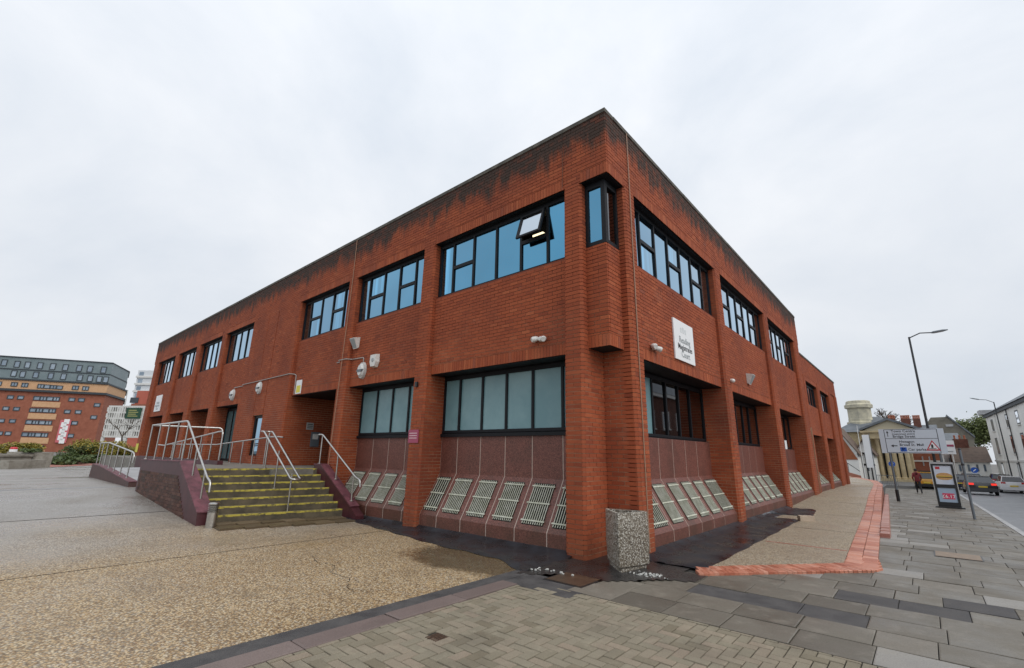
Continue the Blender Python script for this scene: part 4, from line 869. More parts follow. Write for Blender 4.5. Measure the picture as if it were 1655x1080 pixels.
for z in (2.04, 1.985, 1.93): MB().hexa([FL.p(-5.38, .085, z), FL.p(-5.10, .085, z), FL.p(-5.10, .087, z), FL.p(-5.38, .087, z)], [FL.p(-5.38, .085, z+.018), FL.p(-5.10, .085, z+.018), FL.p(-5.10, .087, z+.018), FL.p(-5.38, .087, z+.018)]).build('text_line', mat('pale_pink_print', (.7, .5, .53), .5), t)
t = board('warning_plate', 'yellow and white warning plate at the top left of the entrance', FL, -12.12, -11.72, 3.46, 3.92, -.095, M_SIGNW, .012, 'notice'); MB().hexa([FL.p(-12.06, -.083, 3.5), FL.p(-11.78, -.083, 3.5), FL.p(-11.78, -.08, 3.5), FL.p(-12.06, -.08, 3.5)], [FL.p(-12.06, -.083, 3.74), FL.p(-11.78, -.083, 3.74), FL.p(-11.78, -.08, 3.74), FL.p(-12.06, -.08, 3.74)]).build('yellow_panel', M_YSIGN, t)
t = board('plate', 'small white plate fixed on the third street-side pier', FR, 12.05, 12.35, 1.95, 2.25, .03, M_SIGNW, .012, 'notice')
# notices on the left wall inside the entrance
SF = Fr((-12.41, 0, 0), (0, 1, 0), (1, 0, 0))
t = board('notice_board', 'white printed notice on the wall inside the entrance', SF, .75, 1.0, 2.32, 2.56, .01, mat('grey_notice_paper', (.42, .42, .41), .6), .012, 'notice'); 
for z in (2.49, 2.43, 2.37): MB().hexa([SF.p(.78, .022, z), SF.p(.97, .022, z), SF.p(.97, .024, z), SF.p(.78, .024, z)], [SF.p(.78, .022, z+.025), SF.p(.97, .022, z+.025), SF.p(.97, .024, z+.025), SF.p(.78, .024, z+.025)]).build('text_line', M_INK, t)
ic = thing('intercom', SF.p(1.1, 0, 2.0), 'grey intercom panel below the notice inside the entrance', 'intercom'); MB().box(-12.40, .95, 1.75, -12.36, 1.25, 2.25).build('panel', M_GREYM, ic); MB().box(-12.36, 1.0, 2.0, -12.35, 1.2, 2.18).build('speaker', M_WHITE, ic)
ys = board('yellow_notice', 'yellow notice plate on the far left end of the building', FL, -32.6, -32.0, 1.35, 1.85, .09, M_YSIGN, .012, 'notice')
# ================================================================ STREET THINGS
def tubeobj(name, pts, r, m, parent, n=10): o = MB().tube(pts, r, n).build(name, m, parent); smooth_angle(o, 60); return o
# lamp columns
M_COL = mat('dark_grey_column', (.035, .04, .045), .45)
def lamp(label, Y, top, foot_px, arm_px, z0):
    T = AT(*top, 1, Y); E_ = AT(*arm_px, 1, Y); x = T.x; t = thing('street_lamp', (x, Y, z0), label, 'street lamp', 'street lamp columns')
    tubeobj('base_section', [(x, Y, z0-.1), (x, Y, z0+1.3)], .085, M_COL, t); tubeobj('column', [(x, Y, z0+1.3), (x, Y, T.z)], [.062, .045], M_COL, t)
    d = (E_-T); tubeobj('arm', [T-Zv*.05, T+d*.3+Zv*.10, T+d*.62], .028, M_COL, t)
    h0 = T+d*.58; h1 = E_; u = (h1-h0).normalized(); w = Vector((0, 1, 0)); n_ = u.cross(w)
    sg = 1 if n_.z > 0 else -1; n_ = n_*sg
    b = MB(); rg = [(0, .05, .04), (.15, .12, .06), (.7, .13, .055), (1, .06, .02)]; L_ = (h1-h0).length
    for s, ww, hh in rg: c = h0+u*(L_*s); b.v += [tuple(c+w*ww*a+n_*hh*e) for a, e in ((-1, -.5), (1, -.5), (1, .3), (.5, 1), (-.5, 1), (-1, .3))]
    for k in range(3): b.f += [(k*6+i, k*6+(i+1) % 6, k*6+6+(i+1) % 6, k*6+6+i) for i in range(6)]
    b.f += [tuple(range(6)), tuple(range(18, 24))]; hd = b.build('lantern', M_GREYM, t); MB().obox(h0+u*(L_*.45)-n_*.034, u*(L_*.28), w*.09, n_*.006).build('lens', mat('lamp_lens', (.55, .56, .56), .2), hd)
lamp('tall dark street lamp rising behind the direction sign', 24.3, (1469, 545), None, (1532, 533), zg(4, 24.3))
lamp('street lamp on the far pavement before the white terrace', 62, (1606, 650), None, (1567, 643.5), zg(6, 62))
lamp('street lamp at the right edge with only its arm in view', 33, (1672, 566), None, (1650, 572), zg(6, 33)) if False else None
# direction sign
Ys = 24.0; TL, BR_ = AT(1419, 694, 1, Ys), AT(1533, 734, 1, Ys); FS = Fr((TL.x, Ys, 0), (1, 0, 0), (0, -1, 0)); Wd, zt0, zb0 = BR_.x-TL.x, TL.z, BR_.z+.02; Hd = zt0-zb0
ds = thing('direction_sign', (TL.x+Wd/2, Ys, zg(4, Ys)), 'large pale blue-grey road direction sign on two posts', 'road sign')
MB().hexa([FS.p(0, -.02, zb0), FS.p(Wd, -.02, zb0), FS.p(Wd, 0, zb0), FS.p(0, 0, zb0)], [FS.p(0, -.02, zt0), FS.p(Wd, -.02, zt0), FS.p(Wd, 0, zt0), FS.p(0, 0, zt0)]).build('board', M_SIGNBACK, ds)
tubeobj('post', [FS.p(.30, -.08, zg(4, Ys)-.1), FS.p(.30, -.08, zt0-.05)], .05, M_GREYM, ds); tubeobj('post', [FS.p(Wd-.30, -.08, zg(4, Ys)-.1), FS.p(Wd-.30, -.08, zt0-.05)], .05, M_GREYM, ds)
tubeobj('post_sleeve', [FS.p(.30, -.08, zg(4, Ys)-.1), FS.p(.30, -.08, zg(4, Ys)+.55)], .075, M_BLACK, ds)
def strip(u0, u1, z0, z1, m=M_INK, nm='border', o0=.002): MB().hexa([FS.p(u0, o0-.001, z0), FS.p(u1, o0-.001, z0), FS.p(u1, o0+.001, z0), FS.p(u0, o0+.001, z0)], [FS.p(u0, o0-.001, z1), FS.p(u1, o0-.001, z1), FS.p(u1, o0+.001, z1), FS.p(u0, o0+.001, z1)]).build(nm, m, ds)
iu0, iu1 = Wd*.09, Wd*.90; zm = zb0+Hd*.60
for a in (iu0, iu1): strip(a-.012, a+.012, zb0+.03, zt0-.03)
for z in (zb0+.03, zm, zt0-.03): strip(iu0, iu1, z-.01, z+.01)
def stext(s, u, z, sz, m=M_INK): text(s, sz, FS.p(u, .004, z), FS.u, Zv, m, ds)
hh = Hd*.125; stext('Town Centre', Wd*.20, zb0+Hd*.86, hh*1.15); stext('(restricted entry)', Wd*.21, zb0+Hd*.755, hh*.85); stext('Bridge Street', Wd*.215, zb0+Hd*.64, hh*1.1)
stext('Hexagon', Wd*.30, zb0+Hd*.43, hh*1.1); stext('Broad St. Mall', Wd*.30, zb0+Hd*.30, hh*1.1); stext('Car parks', Wd*.42, zb0+Hd*.11, hh*1.15)
strip(Wd*.30, Wd*.40, zb0+Hd*.07, zb0+Hd*.24, M_BLUEP, 'parking_symbol', .003); stext('P', Wd*.325, zb0+Hd*.095, hh*1.5, M_SIGNW)
strip(Wd*.135, Wd*.145, zb0+Hd*.68, zb0+Hd*.86, M_INK, 'arrow_shaft'); MB().poly([FS.p(Wd*.12, .004, zb0+Hd*.83), FS.p(Wd*.16, .004, zb0+Hd*.83), FS.p(Wd*.14, .004, zb0+Hd*.93)]).build('arrow_head', M_INK, ds)
strip(Wd*.19, Wd*.265, zb0+Hd*.285, zb0+Hd*.32, M_INK, 'arrow_shaft'); MB().poly([FS.p(Wd*.16, .004, zb0+Hd*.30), FS.p(Wd*.205, .004, zb0+Hd*.24), FS.p(Wd*.205, .004, zb0+Hd*.36)]).build('arrow_head', M_INK, ds)
for k, (s, m_) in enumerate(((1, M_REDP), (.70, M_SIGNW))):
    cx_, cz = Wd*.80, zb0+Hd*.28; MB().poly([FS.p(cx_-.27*s, .004+.003*k, cz-.2*s), FS.p(cx_+.27*s, .004+.003*k, cz-.2*s), FS.p(cx_, .004+.003*k, cz+.30*s)]).build('warning_triangle', m_, ds)
strip(Wd*.775, Wd*.805, zb0+Hd*.22, zb0+Hd*.36, M_INK, 'triangle_mark', .010); strip(Wd*.735, Wd*.845, zb0+Hd*.185, zb0+Hd*.205, M_INK, 'triangle_text', .010)
# poster stand
Yp = 20.6; pTL, pTR, pBL, pBR = [AT(*q, 1, Yp) for q in ((1501.7, 749.6), (1537.5, 749.6), (1517.9, 822), (1555, 822))]; z0p = zg(5, Yp)
ps = thing('poster_stand', (pBL.x+.5, Yp, z0p), 'freestanding double poster stand showing a burger, black framed', 'advert stand'); FP = Fr((pBL.x, Yp, 0), (1, 0, 0), (0, -1, 0)); Wp = pBR.x-pBL.x; H1 = pTL.z; 
print('poster', Wp, H1-z0p)
def pb(u0, u1, z0, z1, o0, o1, nm, m): return MB().hexa([FP.p(u0, o0, z0), FP.p(u1, o0, z0), FP.p(u1, o1, z0), FP.p(u0, o1, z0)], [FP.p(u0, o0, z1), FP.p(u1, o0, z1), FP.p(u1, o1, z1), FP.p(u0, o1, z1)]).build(nm, m, ps)
hp = H1-z0p; fr_ = .075
pb(0, Wp, z0p+.02, z0p+hp, -.12, -.05, 'back_panel', M_BLACK); pb(0, fr_, z0p, z0p+hp, -.05, 0, 'frame_side', M_BLACK); pb(Wp-fr_, Wp, z0p, z0p+hp, -.05, 0, 'frame_side', M_BLACK); pb(-.03, 0, z0p, z0p+hp, -.13, .005, 'edge_trim', M_STEEL); pb(Wp, Wp+.03, z0p, z0p+hp, -.13, .005, 'edge_trim', M_STEEL)
for a, b in ((0, .13), (.45, .53), (.96, 1.0)): pb(fr_, Wp-fr_, z0p+hp*a, z0p+hp*b, -.05, 0, 'frame_rail', M_BLACK)
pb(-.02, Wp+.02, z0p+hp, z0p+hp+.07, -.14, .01, 'top_cap', mat('pale_metal_cap', (.45, .46, .47), .4)); pb(-.1, Wp+.1, z0p-.02, z0p+.05, -.3, .2, 'base', M_BLACK)
M_POST = mat('pale_poster_print', (.56, .63, .74), .3, c2=(.68, .72, .78), scale=1.5); pb(fr_, Wp-fr_, z0p+hp*.53, z0p+hp*.96, -.05, -.02, 'upper_poster', M_POST); lp_ = pb(fr_, Wp-fr_, z0p+hp*.13, z0p+hp*.45, -.05, -.02, 'lower_poster', mat('blue_grey_poster_print', (.36, .46, .58), .3))
def disc(cu, cz, ru, rz, o, nm, m, a0=0, a1=360, n=20): MB().poly([FP.p(cu+ru*math.cos(math.radians(a0+(a1-a0)*i/n)), o, cz+rz*math.sin(math.radians(a0+(a1-a0)*i/n))) for i in range(n+(a1-a0 < 360))]).build(nm, m, ps)
bx, bz = Wp*.52, z0p+hp*.70; M_BUN = mat('bun_print', (.52, .27, .09), .5, c2=(.60, .36, .16), scale=20)
disc(bx, bz+.05, .25, .12, -.017, 'bun_top_print', M_BUN, 0, 180); disc(bx, bz-.04, .24, .08, -.0165, 'bun_base_print', M_BUN, 180, 360); pb(bx-.26, bx+.26, bz-.04, bz+.05, -.018, -.0162, 'filling_print', mat('cheese_print', (.65, .45, .08), .5)); pb(bx-.24, bx+.25, bz-.03, bz+.01, -.0158, -.0155, 'patty_print', mat('patty_print', (.10, .05, .02), .5))
pb(fr_+.06, fr_+.20, z0p+hp*.875, z0p+hp*.935, -.018, -.016, 'logo_square', M_REDP); pb(Wp*.28, Wp*.80, z0p+hp*.20, z0p+hp*.33, -.018, -.016, 'price_flash', mat('pink_price_flash', (.62, .05, .12), .4)); text('£6.17', .19, FP.p(Wp*.54, -.013, z0p+hp*.225), FP.u, Zv, M_SIGNW, ps, align='CENTER')
# sign posts
bp0 = AT(1576, 841, 2, zg(5, 15.6)); tp0 = AT(1552, 727, 1, bp0.y)
t = thing('sign_post', bp0, 'bare grey sign post at the kerb in front of the poster stand', 'post'); tubeobj('post', [bp0-Zv*.1, Vector((bp0.x, bp0.y, tp0.z))], .038, M_GREYM, t); MB().lathe((bp0.x, bp0.y, tp0.z), [(.042, 0), (.042, .03), (.02, .05)], 12).build('cap', M_BLACK, t); tubeobj('clip_band', [(bp0.x, bp0.y, tp0.z-.5), (bp0.x, bp0.y, tp0.z-.44)], .045, M_BLACK, t)
def round_sign(label, Y, c_px, r, m, foot_z, bar=None):
    c = AT(*c_px, 1, Y); t = thing('round_sign', (c.x, Y+.06, foot_z), label, 'road sign'); tubeobj('post', [(c.x, Y+.06, foot_z), (c.x, Y+.06, c.z+r)], .035, M_GREYM, t); MB().lathe(c, [(r, 0), (r, .02)], 24, (0, -1, 0)).build('disc', m, t)
    if bar: MB().obox(c+Vector((0, -.024, 0)), (r*.65, 0, 0), (0, .002, 0), (0, 0, r*.17)).build('white_bar', M_SIGNW, t)
    else: MB().obox(c+Vector((0, -.024, -.02)), Vector((-.7, 0, -.7))*r*.55, (0, .002, 0), Vector((.7, 0, -.7))*r*.13).build('arrow', M_SIGNW, t)
round_sign('blue round keep-left sign in front of the columned building', 45, (1441.5, 750), .23, M_BLUEP, zg(6, 45)); round_sign('red round no-entry sign above the white shop sign', 58, (1513, 707), .40, M_REDP, zg(6, 58), True)
round_sign('blue round sign further down the road', 70, (1575, 760), .32, M_BLUEP, zg(6, 54))
# guard rail
gA, gB = AT(1419, 783, 2, zg(6, 54)), AT(1452, 785, 2, zg(6, 54)); t = thing('guard_rail', gA, 'grey pedestrian guard rail before the columned building', 'railing'); d = gB-gA
for k in range(13): q = gA+d*(k/12); tubeobj('bar', [q, q+Zv*1.0], .018, M_GREYM, t, 6)
for h_ in (.15, 1.0): tubeobj('rail', [gA+Zv*h_, gB+Zv*h_], .025, M_GREYM, t, 6)
# ================================================================ CARS
M_TYRE = mat('tyre_rubber', (.012, .012, .013), .8); M_RIM = mat('alloy_rim', (.35, .36, .37), .35, metal=.8); M_TAIL = mat('lit_tail_lamp', (.6, .02, .02), .3, emit=((1, .04, .02), .9)); M_TAILD = mat('tail_lamp', (.40, .015, .02), .25); M_PLATE = mat('yellow_plate', (.70, .52, .05), .5); M_CARG = mat('car_glass', (.02, .024, .03), .06, spec=.8); M_TRIM = mat('black_bumper', (.02, .02, .022), .55)
def car(name, label, loc, rz, paint, L_=4.5, Wc=1.82, Hc=1.45, style='saloon', lit=False, bumper=None, plate=M_PLATE, amber=False):
    t = thing(name, (0, 0, 0), label, 'car', 'cars on the road'); w = Wc/2
    # stations along y (0 = rear), (z_low, z_belt, half width low, half width belt)
    if style == 'saloon': body = [(0, .42, .80, .76, .74), (.06, .32, .98, .86, .80), (.45, .24, 1.0, .9, .84), (1.2, .2, .97, .91, .86), (2.6, .2, .94, .91, .86), (3.5, .2, .88, .90, .82), (4.2, .26, .76, .86, .76), (4.5, .40, .62, .70, .62)]; gh = [(.55, .99, .80, .02), (1.25, .98, .80, Hc-1.0), (2.2, .95, .80, Hc-.96), (3.25, .89, .80, .03)]
    else: body = [(0, .40, .86, .80, .78), (.05, .30, 1.0, .87, .82), (.4, .24, 1.02, .9, .85), (1.2, .2, 1.0, .91, .87), (2.5, .2, .98, .91, .87), (3.3, .2, .94, .90, .84), (3.95, .26, .82, .86, .78), (4.2, .40, .66, .70, .64)]; gh = [(.06, 1.0, .78, .05), (.42, 1.01, .79, Hc-1.05), (1.9, .99, .80, Hc-1.0), (2.95, .95, .80, .03)]
    ky, kw = L_/body[-1][0], w/.91
    b = MB(); n = 10
    for (y, zl, zb, hl, hb) in body:
        m_ = zl+(zb-zl)*.55; hl, hb = hl*kw, hb*kw
        b.v += [(x, y*ky, z) for x, z in ((-hl*.9, zl), (-hl, zl+.1), (-hl, m_), (-hb, zb-.03), (-hb*.88, zb+.015), (hb*.88, zb+.015), (hb, zb-.03), (hl, m_), (hl, zl+.1), (hl*.9, zl))]
    for k in range(len(body)-1): b.f += [(k*n+i, k*n+(i+1) % n, (k+1)*n+(i+1) % n, (k+1)*n+i) for i in range(n)]
    b.f += [tuple(range(n)), tuple(range((len(body)-1)*n, len(body)*n))]; bo = b.build('body', paint, t); smooth_angle(bo, 38)
    def ghm(s, dz, lo=0):
        g_ = MB()
        for (y, zb, hb, hh_) in gh: yy = y*ky; q = hb*kw*s; g_.v += [(-q, yy, zb+.0+lo*hh_), (-q*(1-.22*min(1, hh_/.45)), yy, zb+hh_+dz), (q*(1-.22*min(1, hh_/.45)), yy, zb+hh_+dz), (q, yy, zb+lo*hh_)]
        for k in range(len(gh)-1): g_.f += [(k*4+i, k*4+(i+1) % 4, k*4+4+(i+1) % 4, k*4+4+i) for i in range(4)]
        g_.f += [(0, 1, 2, 3), tuple(range(len(g_.v)-4, len(g_.v)))]; return g_
    smooth_angle(ghm(1, 0).build('windows', M_CARG, t), 25)
    rf = MB(); i0, i1 = gh[1], gh[2]
    for (y, zb, hb, hh_) in ((gh[1][0]-.06, *gh[1][1:]), ((gh[1][0]+gh[2][0])/2, gh[1][1], gh[1][2], gh[1][3]+.03), (gh[2][0]+.05, *gh[2][1:])): q = hb*kw*(1-.22)+.02; rf.v += [(-q, y*ky, zb+hh_-.05), (-q*.9, y*ky, zb+hh_+.015), (q*.9, y*ky, zb+hh_+.015), (q, y*ky, zb+hh_-.05)]
    for k in range(2): rf.f += [(k*4+i, k*4+(i+1) % 4, k*4+4+(i+1) % 4, k*4+4+i) for i in range(4)]
    rf.f += [(0, 1, 2, 3), (8, 9, 10, 11)]; smooth_angle(rf.build('roof', paint, t), 30)
    for s in (-1, 1):       # pillars
        for (y0, z0_, y1, z1_) in ((gh[0][0], gh[0][1], gh[1][0], gh[1][1]+gh[1][3]), (gh[3][0], gh[3][1], gh[2][0], gh[2][1]+gh[2][3]), ((gh[1][0]+gh[2][0])/2, gh[1][1], (gh[1][0]+gh[2][0])/2, gh[1][1]+gh[1][3])):
            h0 = gh[0][2]*kw+.004; h1 = gh[1][2]*kw*.78+.008; MB().hexa([(s*h0, y0*ky-.05, z0_), (s*h0, y0*ky+.05, z0_), (s*(h0-.05), y0*ky+.05, z0_), (s*(h0-.05), y0*ky-.05, z0_)], [(s*h1, y1*ky-.04, z1_), (s*h1, y1*ky+.04, z1_), (s*(h1-.05), y1*ky+.04, z1_), (s*(h1-.05), y1*ky-.04, z1_)]).build('pillar', paint, t)
        for y in (.82*ky, L_-.88):
            wh = MB().lathe((s*(w-.20), y, .32), [(.20, 0), (.315, .01), (.325, .05), (.325, .15), (.315, .19), (.22, .2)], 22, (s, 0, 0)).build('wheel', M_TYRE, t); smooth_angle(wh, 40)
            MB().lathe((s*(w-.02), y, .32), [(.205, 0), (.19, .02), (.06, .012), (.05, .03)], 18, (s, 0, 0)).build('rim', M_RIM, wh)
        z_ = .80 if style == 'saloon' else .86
        MB().hexa([(s*.50*kw, -.012, z_-.02), (s*.80*kw, .0, z_-.02), (s*.86*kw, .16, z_-.02), (s*.50*kw, .10, z_-.02)], [(s*.50*kw, .0, z_+.13), (s*.79*kw, .03, z_+.13), (s*.83*kw, .2, z_+.13), (s*.50*kw, .10, z_+.13)]).build('tail_lamp', M_TAIL if lit else M_TAILD, t)
        MB().hexa([(s*.45*kw, L_-.10, .60), (s*.74*kw, L_-.22, .60), (s*.74*kw, L_-.4, .60), (s*.45*kw, L_-.35, .60)], [(s*.45*kw, L_-.16, .70), (s*.74*kw, L_-.28, .72), (s*.74*kw, L_-.45, .72), (s*.45*kw, L_-.4, .70)]).build('headlight', M_RIM, t)
        MB().obox((s*(w+.07), gh[3][0]*ky-.25, 1.0), (.08, 0, 0), (0, .05, 0), (0, 0, .06)).build('wing_mirror', paint, t)
    MB().box(-w*.9, -.03, .30, w*.9, .10, .56).build('rear_bumper', bumper or paint, t); MB().box(-.26, -.04, .60, .26, -.005, .71).build('number_plate', plate, t)
    MB().obox((0, .04, .88), (.30*kw, 0, 0), (0, .008, 0), (0, 0, .008)).build('boot_trim', M_RIM, t)
    if amber:
        for s in (-1, 1): MB().obox((s*.62, -.02, .70), (.12, 0, 0), (0, .03, 0), (0, 0, .06)).build('amber_lamp', mat('lit_amber_lamp', (.8, .3, .02), .3, emit=((1, .4, .05), 1.6)), t)
        MB().box(-.5, .9, Hc+.015, .5, 1.3, Hc+.12).build('roof_sign', M_TRIM, t)
    t.location = loc; t.rotation_euler[2] = rz; return t
cp = lambda px, py: AT(px, py, 2, zr(0, 48)); P_ = cp(1592, 801); print('car', P_)
car('parked_car', 'dark grey saloon with lit red tail lamps driving away', P_-Vector((.0, 0, 0)), math.radians(3), mat('dark_grey_car_paint', (.028, .030, .036), .22, coat=.8, spec=.6), lit=True)
P_ = AT(1645, 797, 2, zr(0, 50)); print('white', P_)
car('parked_car', 'white hatchback parked on the far side of the road', (9.35, P_.y, zr(0, P_.y)), math.radians(2), mat('white_car_paint', (.70, .71, .72), .25, coat=.6), 4.2, 1.8, 1.5, 'hatch')
P_ = AT(1501, 792, 2, zr(0, 55)); print('taxi', P_)
car('taxi', 'yellow car with black bumper and amber lamps beyond the pedestrian', P_, math.radians(2), mat('yellow_car_paint', (.55, .27, .02), .3, coat=.5), 4.3, 1.85, 1.65, 'hatch', bumper=M_TRIM, amber=True)
car('parked_car', 'dark blue car queuing behind the poster stand', (5.9, 58, zr(0, 58)), math.radians(6), mat('navy_car_paint', (.015, .02, .05), .25, coat=.7), lit=True)
car('parked_car', 'silver car further down the road', (7.4, 66, zr(0, 66)), math.radians(5), mat('silver_car_paint', (.42, .44, .46), .3, coat=.5), style='hatch', L_=4.2, Hc=1.5)
car('parked_car', 'black car parked at the kerb below the white terrace', (9.5, 64.5, zr(0, 64)), math.radians(2), mat('black_car_paint', (.012, .012, .014), .22, coat=.8), style='hatch', L_=4.2, Hc=1.5)
# ================================================================ PEDESTRIAN
def person():
    F0 = AT(1487, 798.5, 2, zg(5, 41)); x0, y0, z0 = F0; t = thing('person', F0, 'person in a dark red jacket and black trousers walking away down the pavement', 'person')
    J = {}; E_ = []
    def j(n, p, r, par=None): J[n] = (len(J), Vector(p), r); (E_.append((J[par][0], J[n][0])) if par else None)
    j('pelvis', (0, 0, .93), .15); j('belly', (0, .01, 1.08), .145, 'pelvis'); j('chest', (0, .02, 1.30), .165, 'belly'); j('neck0', (0, .03, 1.47), .075, 'chest'); j('neck', (0, .04, 1.53), .06, 'neck0')
    for s, dy, el in ((-1, .16, .10), (1, -.16, .16)):
        k = 'L' if s < 0 else 'R'; j('sh'+k, (s*.18, .02, 1.42), .075, 'chest'); j('el'+k, (s*.25, -dy*.5, 1.15), .055, 'sh'+k); j('wr'+k, (s*.22, -dy*.5+el, .95), .04, 'el'+k); j('ha'+k, (s*.21, -dy*.5+el+.04, .86), .035, 'wr'+k)
        j('hip'+k, (s*.09, 0, .88), .105, 'pelvis'); j('kn'+k, (s*.095, dy*.75+.03, .49), .07, 'hip'+k); j('an'+k, (s*.09, dy*1.5-.03, .10+.04*(dy < 0)), .045, 'kn'+k); j('to'+k, (s*.10, dy*1.5+.13, .04), .038, 'an'+k)
    me = bpy.data.meshes.new('body'); me.from_pydata([v[1] for v in J.values()], E_, []); o = bpy.data.objects.new('body', me); COL.objects.link(o)
    sk = o.modifiers.new('s', 'SKIN'); o.modifiers.new('d', 'SUBSURF').levels = 1
    for v, (i, p, r) in zip(me.skin_vertices[0].data, J.values()): v.radius = (r, r*.85 if r > .12 else r)
    me.skin_vertices[0].data[0].use_root = True
    bpy.context.view_layer.update(); m2 = bpy.data.meshes.new_from_object(o.evaluated_get(bpy.context.evaluated_depsgraph_get())); bpy.data.objects.remove(o)
    mj, mtr, msk, msh = mat('dark_red_jacket', (.16, .018, .022), .75), mat('black_trousers', (.014, .014, .018), .8), mat('skin', (.45, .26, .19), .5), mat('white_trainers', (.55, .55, .55), .6)
    for m_ in (mj, mtr, msk, msh): m2.materials.append(m_)
    for p in m2.polygons:
        c = p.center; p.material_index = (3 if c.z < .09 else 1) if c.z < .90 and abs(c.x) < .17 else (2 if (c.z > 1.5 or (c.z < .93 and abs(c.x) > .17)) else 0)
        p.use_smooth = True
    ob = link('body', m2, None); ob.parent = t
    hd = MB(); rings = [(.03, 1.50), (.062, 1.53), (.082, 1.58), (.092, 1.64), (.09, 1.69), (.07, 1.735), (.03, 1.76)]; hd._lathe(Vector((0, .05, 0)), rings, 14, Zv); h_ = hd.build('head', msk, None); h_.parent = t; smooth_angle(h_, 80)
    hr = MB(); hr._lathe(Vector((0, .035, 0)), [(.08, 1.60), (.098, 1.645), (.098, 1.70), (.078, 1.75), (.03, 1.775)], 14, Zv); h2 = hr.build('hair', mat('dark_hair', (.02, .015, .012), .7), None); h2.parent = t; smooth_angle(h2, 80)
    for s in (-1, 1): e = MB().obox((s*.092, .05, 1.635), (.01, 0, 0), (0, .018, 0), (0, 0, .028)).build('ear', msk, None); e.parent = t
    hn = MB().tube([(0, -.06, 1.50), (0, -.10, 1.44), (0, -.08, 1.38)], [.06, .09, .05], 10).build('hood', mj, None); hn.parent = t; smooth_angle(hn, 80)
    t.rotation_euler[2] = math.radians(8); t.location = F0
person()
# ================================================================ BACKGROUND BUILDINGS
def hit(F, px, py):
    d = ray(px, py); t = (F.O-CAM).dot(F.n)/d.dot(F.n); p = CAM+d*t; return (p-F.O).dot(F.u), p.z
def fbox(F, u0, u1, z0, z1, o0, o1, name, m, parent): return MB().hexa([F.p(u0, o0, z0), F.p(u1, o0, z0), F.p(u1, o1, z0), F.p(u0, o1, z0)], [F.p(u0, o0, z1), F.p(u1, o0, z1), F.p(u1, o1, z1), F.p(u0, o1, z1)]).build(name, m, parent)
M_WIN = mat('far_window_glass', (.16, .22, .29), .08, spec=.9, c2=(.30, .37, .44), scale=.4); M_WINF = mat('far_window_frame', (.05, .06, .07), .5); M_WINW = mat('white_window_frame', (.68, .68, .66), .5)
def fwin(F, u0, u1, z0, z1, parent, fm=None, cross=False, pm=None, dep=.10, sill=None):
    fm = fm or M_WINF; e = min(.16, (u1-u0)*.12); b = MB()
    q = lambda a, b_, c, d: b.hexa([F.p(a, -.02, c), F.p(b_, -.02, c), F.p(b_, dep*.6, c), F.p(a, dep*.6, c)], [F.p(a, -.02, d), F.p(b_, -.02, d), F.p(b_, dep*.6, d), F.p(a, dep*.6, d)])
    q(u0, u1, z0, z0+e); q(u0, u1, z1-e, z1); q(u0, u0+e, z0+e, z1-e); q(u1-e, u1, z0+e, z1-e)
    if cross: q((u0+u1)/2-e*.35, (u0+u1)/2+e*.35, z0+e, z1-e)
    w = b.build('window', fm, parent); MB().poly([F.p(u0+e*.5, .015, z0+e*.5), F.p(u1-e*.5, .015, z0+e*.5), F.p(u1-e*.5, .015, z1-e*.5), F.p(u0+e*.5, .015, z1-e*.5)]).build('pane', pm or M_WIN, w, fix=False)
    if sill: fbox(F, u0-.08, u1+.08, z0-.12, z0-.01, 0, .14, 'sill', sill, w)
    return w
def fbrick(name, a, b, sc): # far brick: courses too small to tell apart
    return mat(name, a, .85, c2=b, scale=sc, lo=.3, hi=.7, bump=.2)
M_FBR = fbrick('far_dark_red_brick', (.24, .078, .045), (.32, .115, .07), 1.2); M_FTAN = fbrick('far_tan_brick', (.52, .30, .16), (.60, .38, .22), 2.0); M_CLAD = mat('grey_green_cladding', (.15, .20, .215), .5, c2=(.19, .24, .255), scale=.6); M_DKB = mat('dark_cornice', (.035, .045, .055), .6)
# ---- student block far left
O = P(183, 587, 112); O.z = 0; FB = Fr(O, (.5, .866, 0), (.866, -.5, 0)); z7 = lambda a, b: (a/5.1417, 560+b/5.1417)
bl = thing('apartment_block', O, 'tall apartment block in red and tan brick with grey-green clad upper floors', 'building')
uL = hit(FB, -60, 650)[0]; zz = lambda a, b: hit(FB, *z7(a, b))[1]; zTop, zG2, zG1, zT, zB = zz(930, 140), zz(930, 235), zz(915, 318), zz(905, 405), -3
dv = (-.92, .39, 0); F2 = Fr(O, dv, (.39, .92, 0)); u2_ = hit(F2, 212, 597)[0]; F2.n = Vector((.39, .92, 0)); print('wing', u2_)
def ring(z0, z1, grow, name, m):
    g_ = grow; a, b, c = FB.p(uL, g_, 0), O+FB.n*g_+FB.u*g_*.6, O+F2.u*u2_+F2.n*g_; d_ = c+(c-CAM).normalized()*14; e_ = a+FB.n*-20
    return MB().hexa([(p.x, p.y, z0) for p in (e_, a, b, c, d_)], [(p.x, p.y, z1) for p in (e_, a, b, c, d_)]).build(name, m, bl)
ring(zB, zT, 0, 'wall', M_FBR); ring(zT-.05, zT+.45, .5, 'cornice', M_DKB); ring(zT+.4, zG1, .02, 'tan_storey', M_FTAN); ring(zG1-.05, zG1+.3, .3, 'cornice', M_DKB); ring(zG1+.25, zTop, -.3, 'clad_storeys', M_CLAD); ring(zG2-.1, zG2+.15, -.2, 'string_course', M_DKB); ring(zTop, zTop+.2, -.1, 'roof_edge', M_DKB)
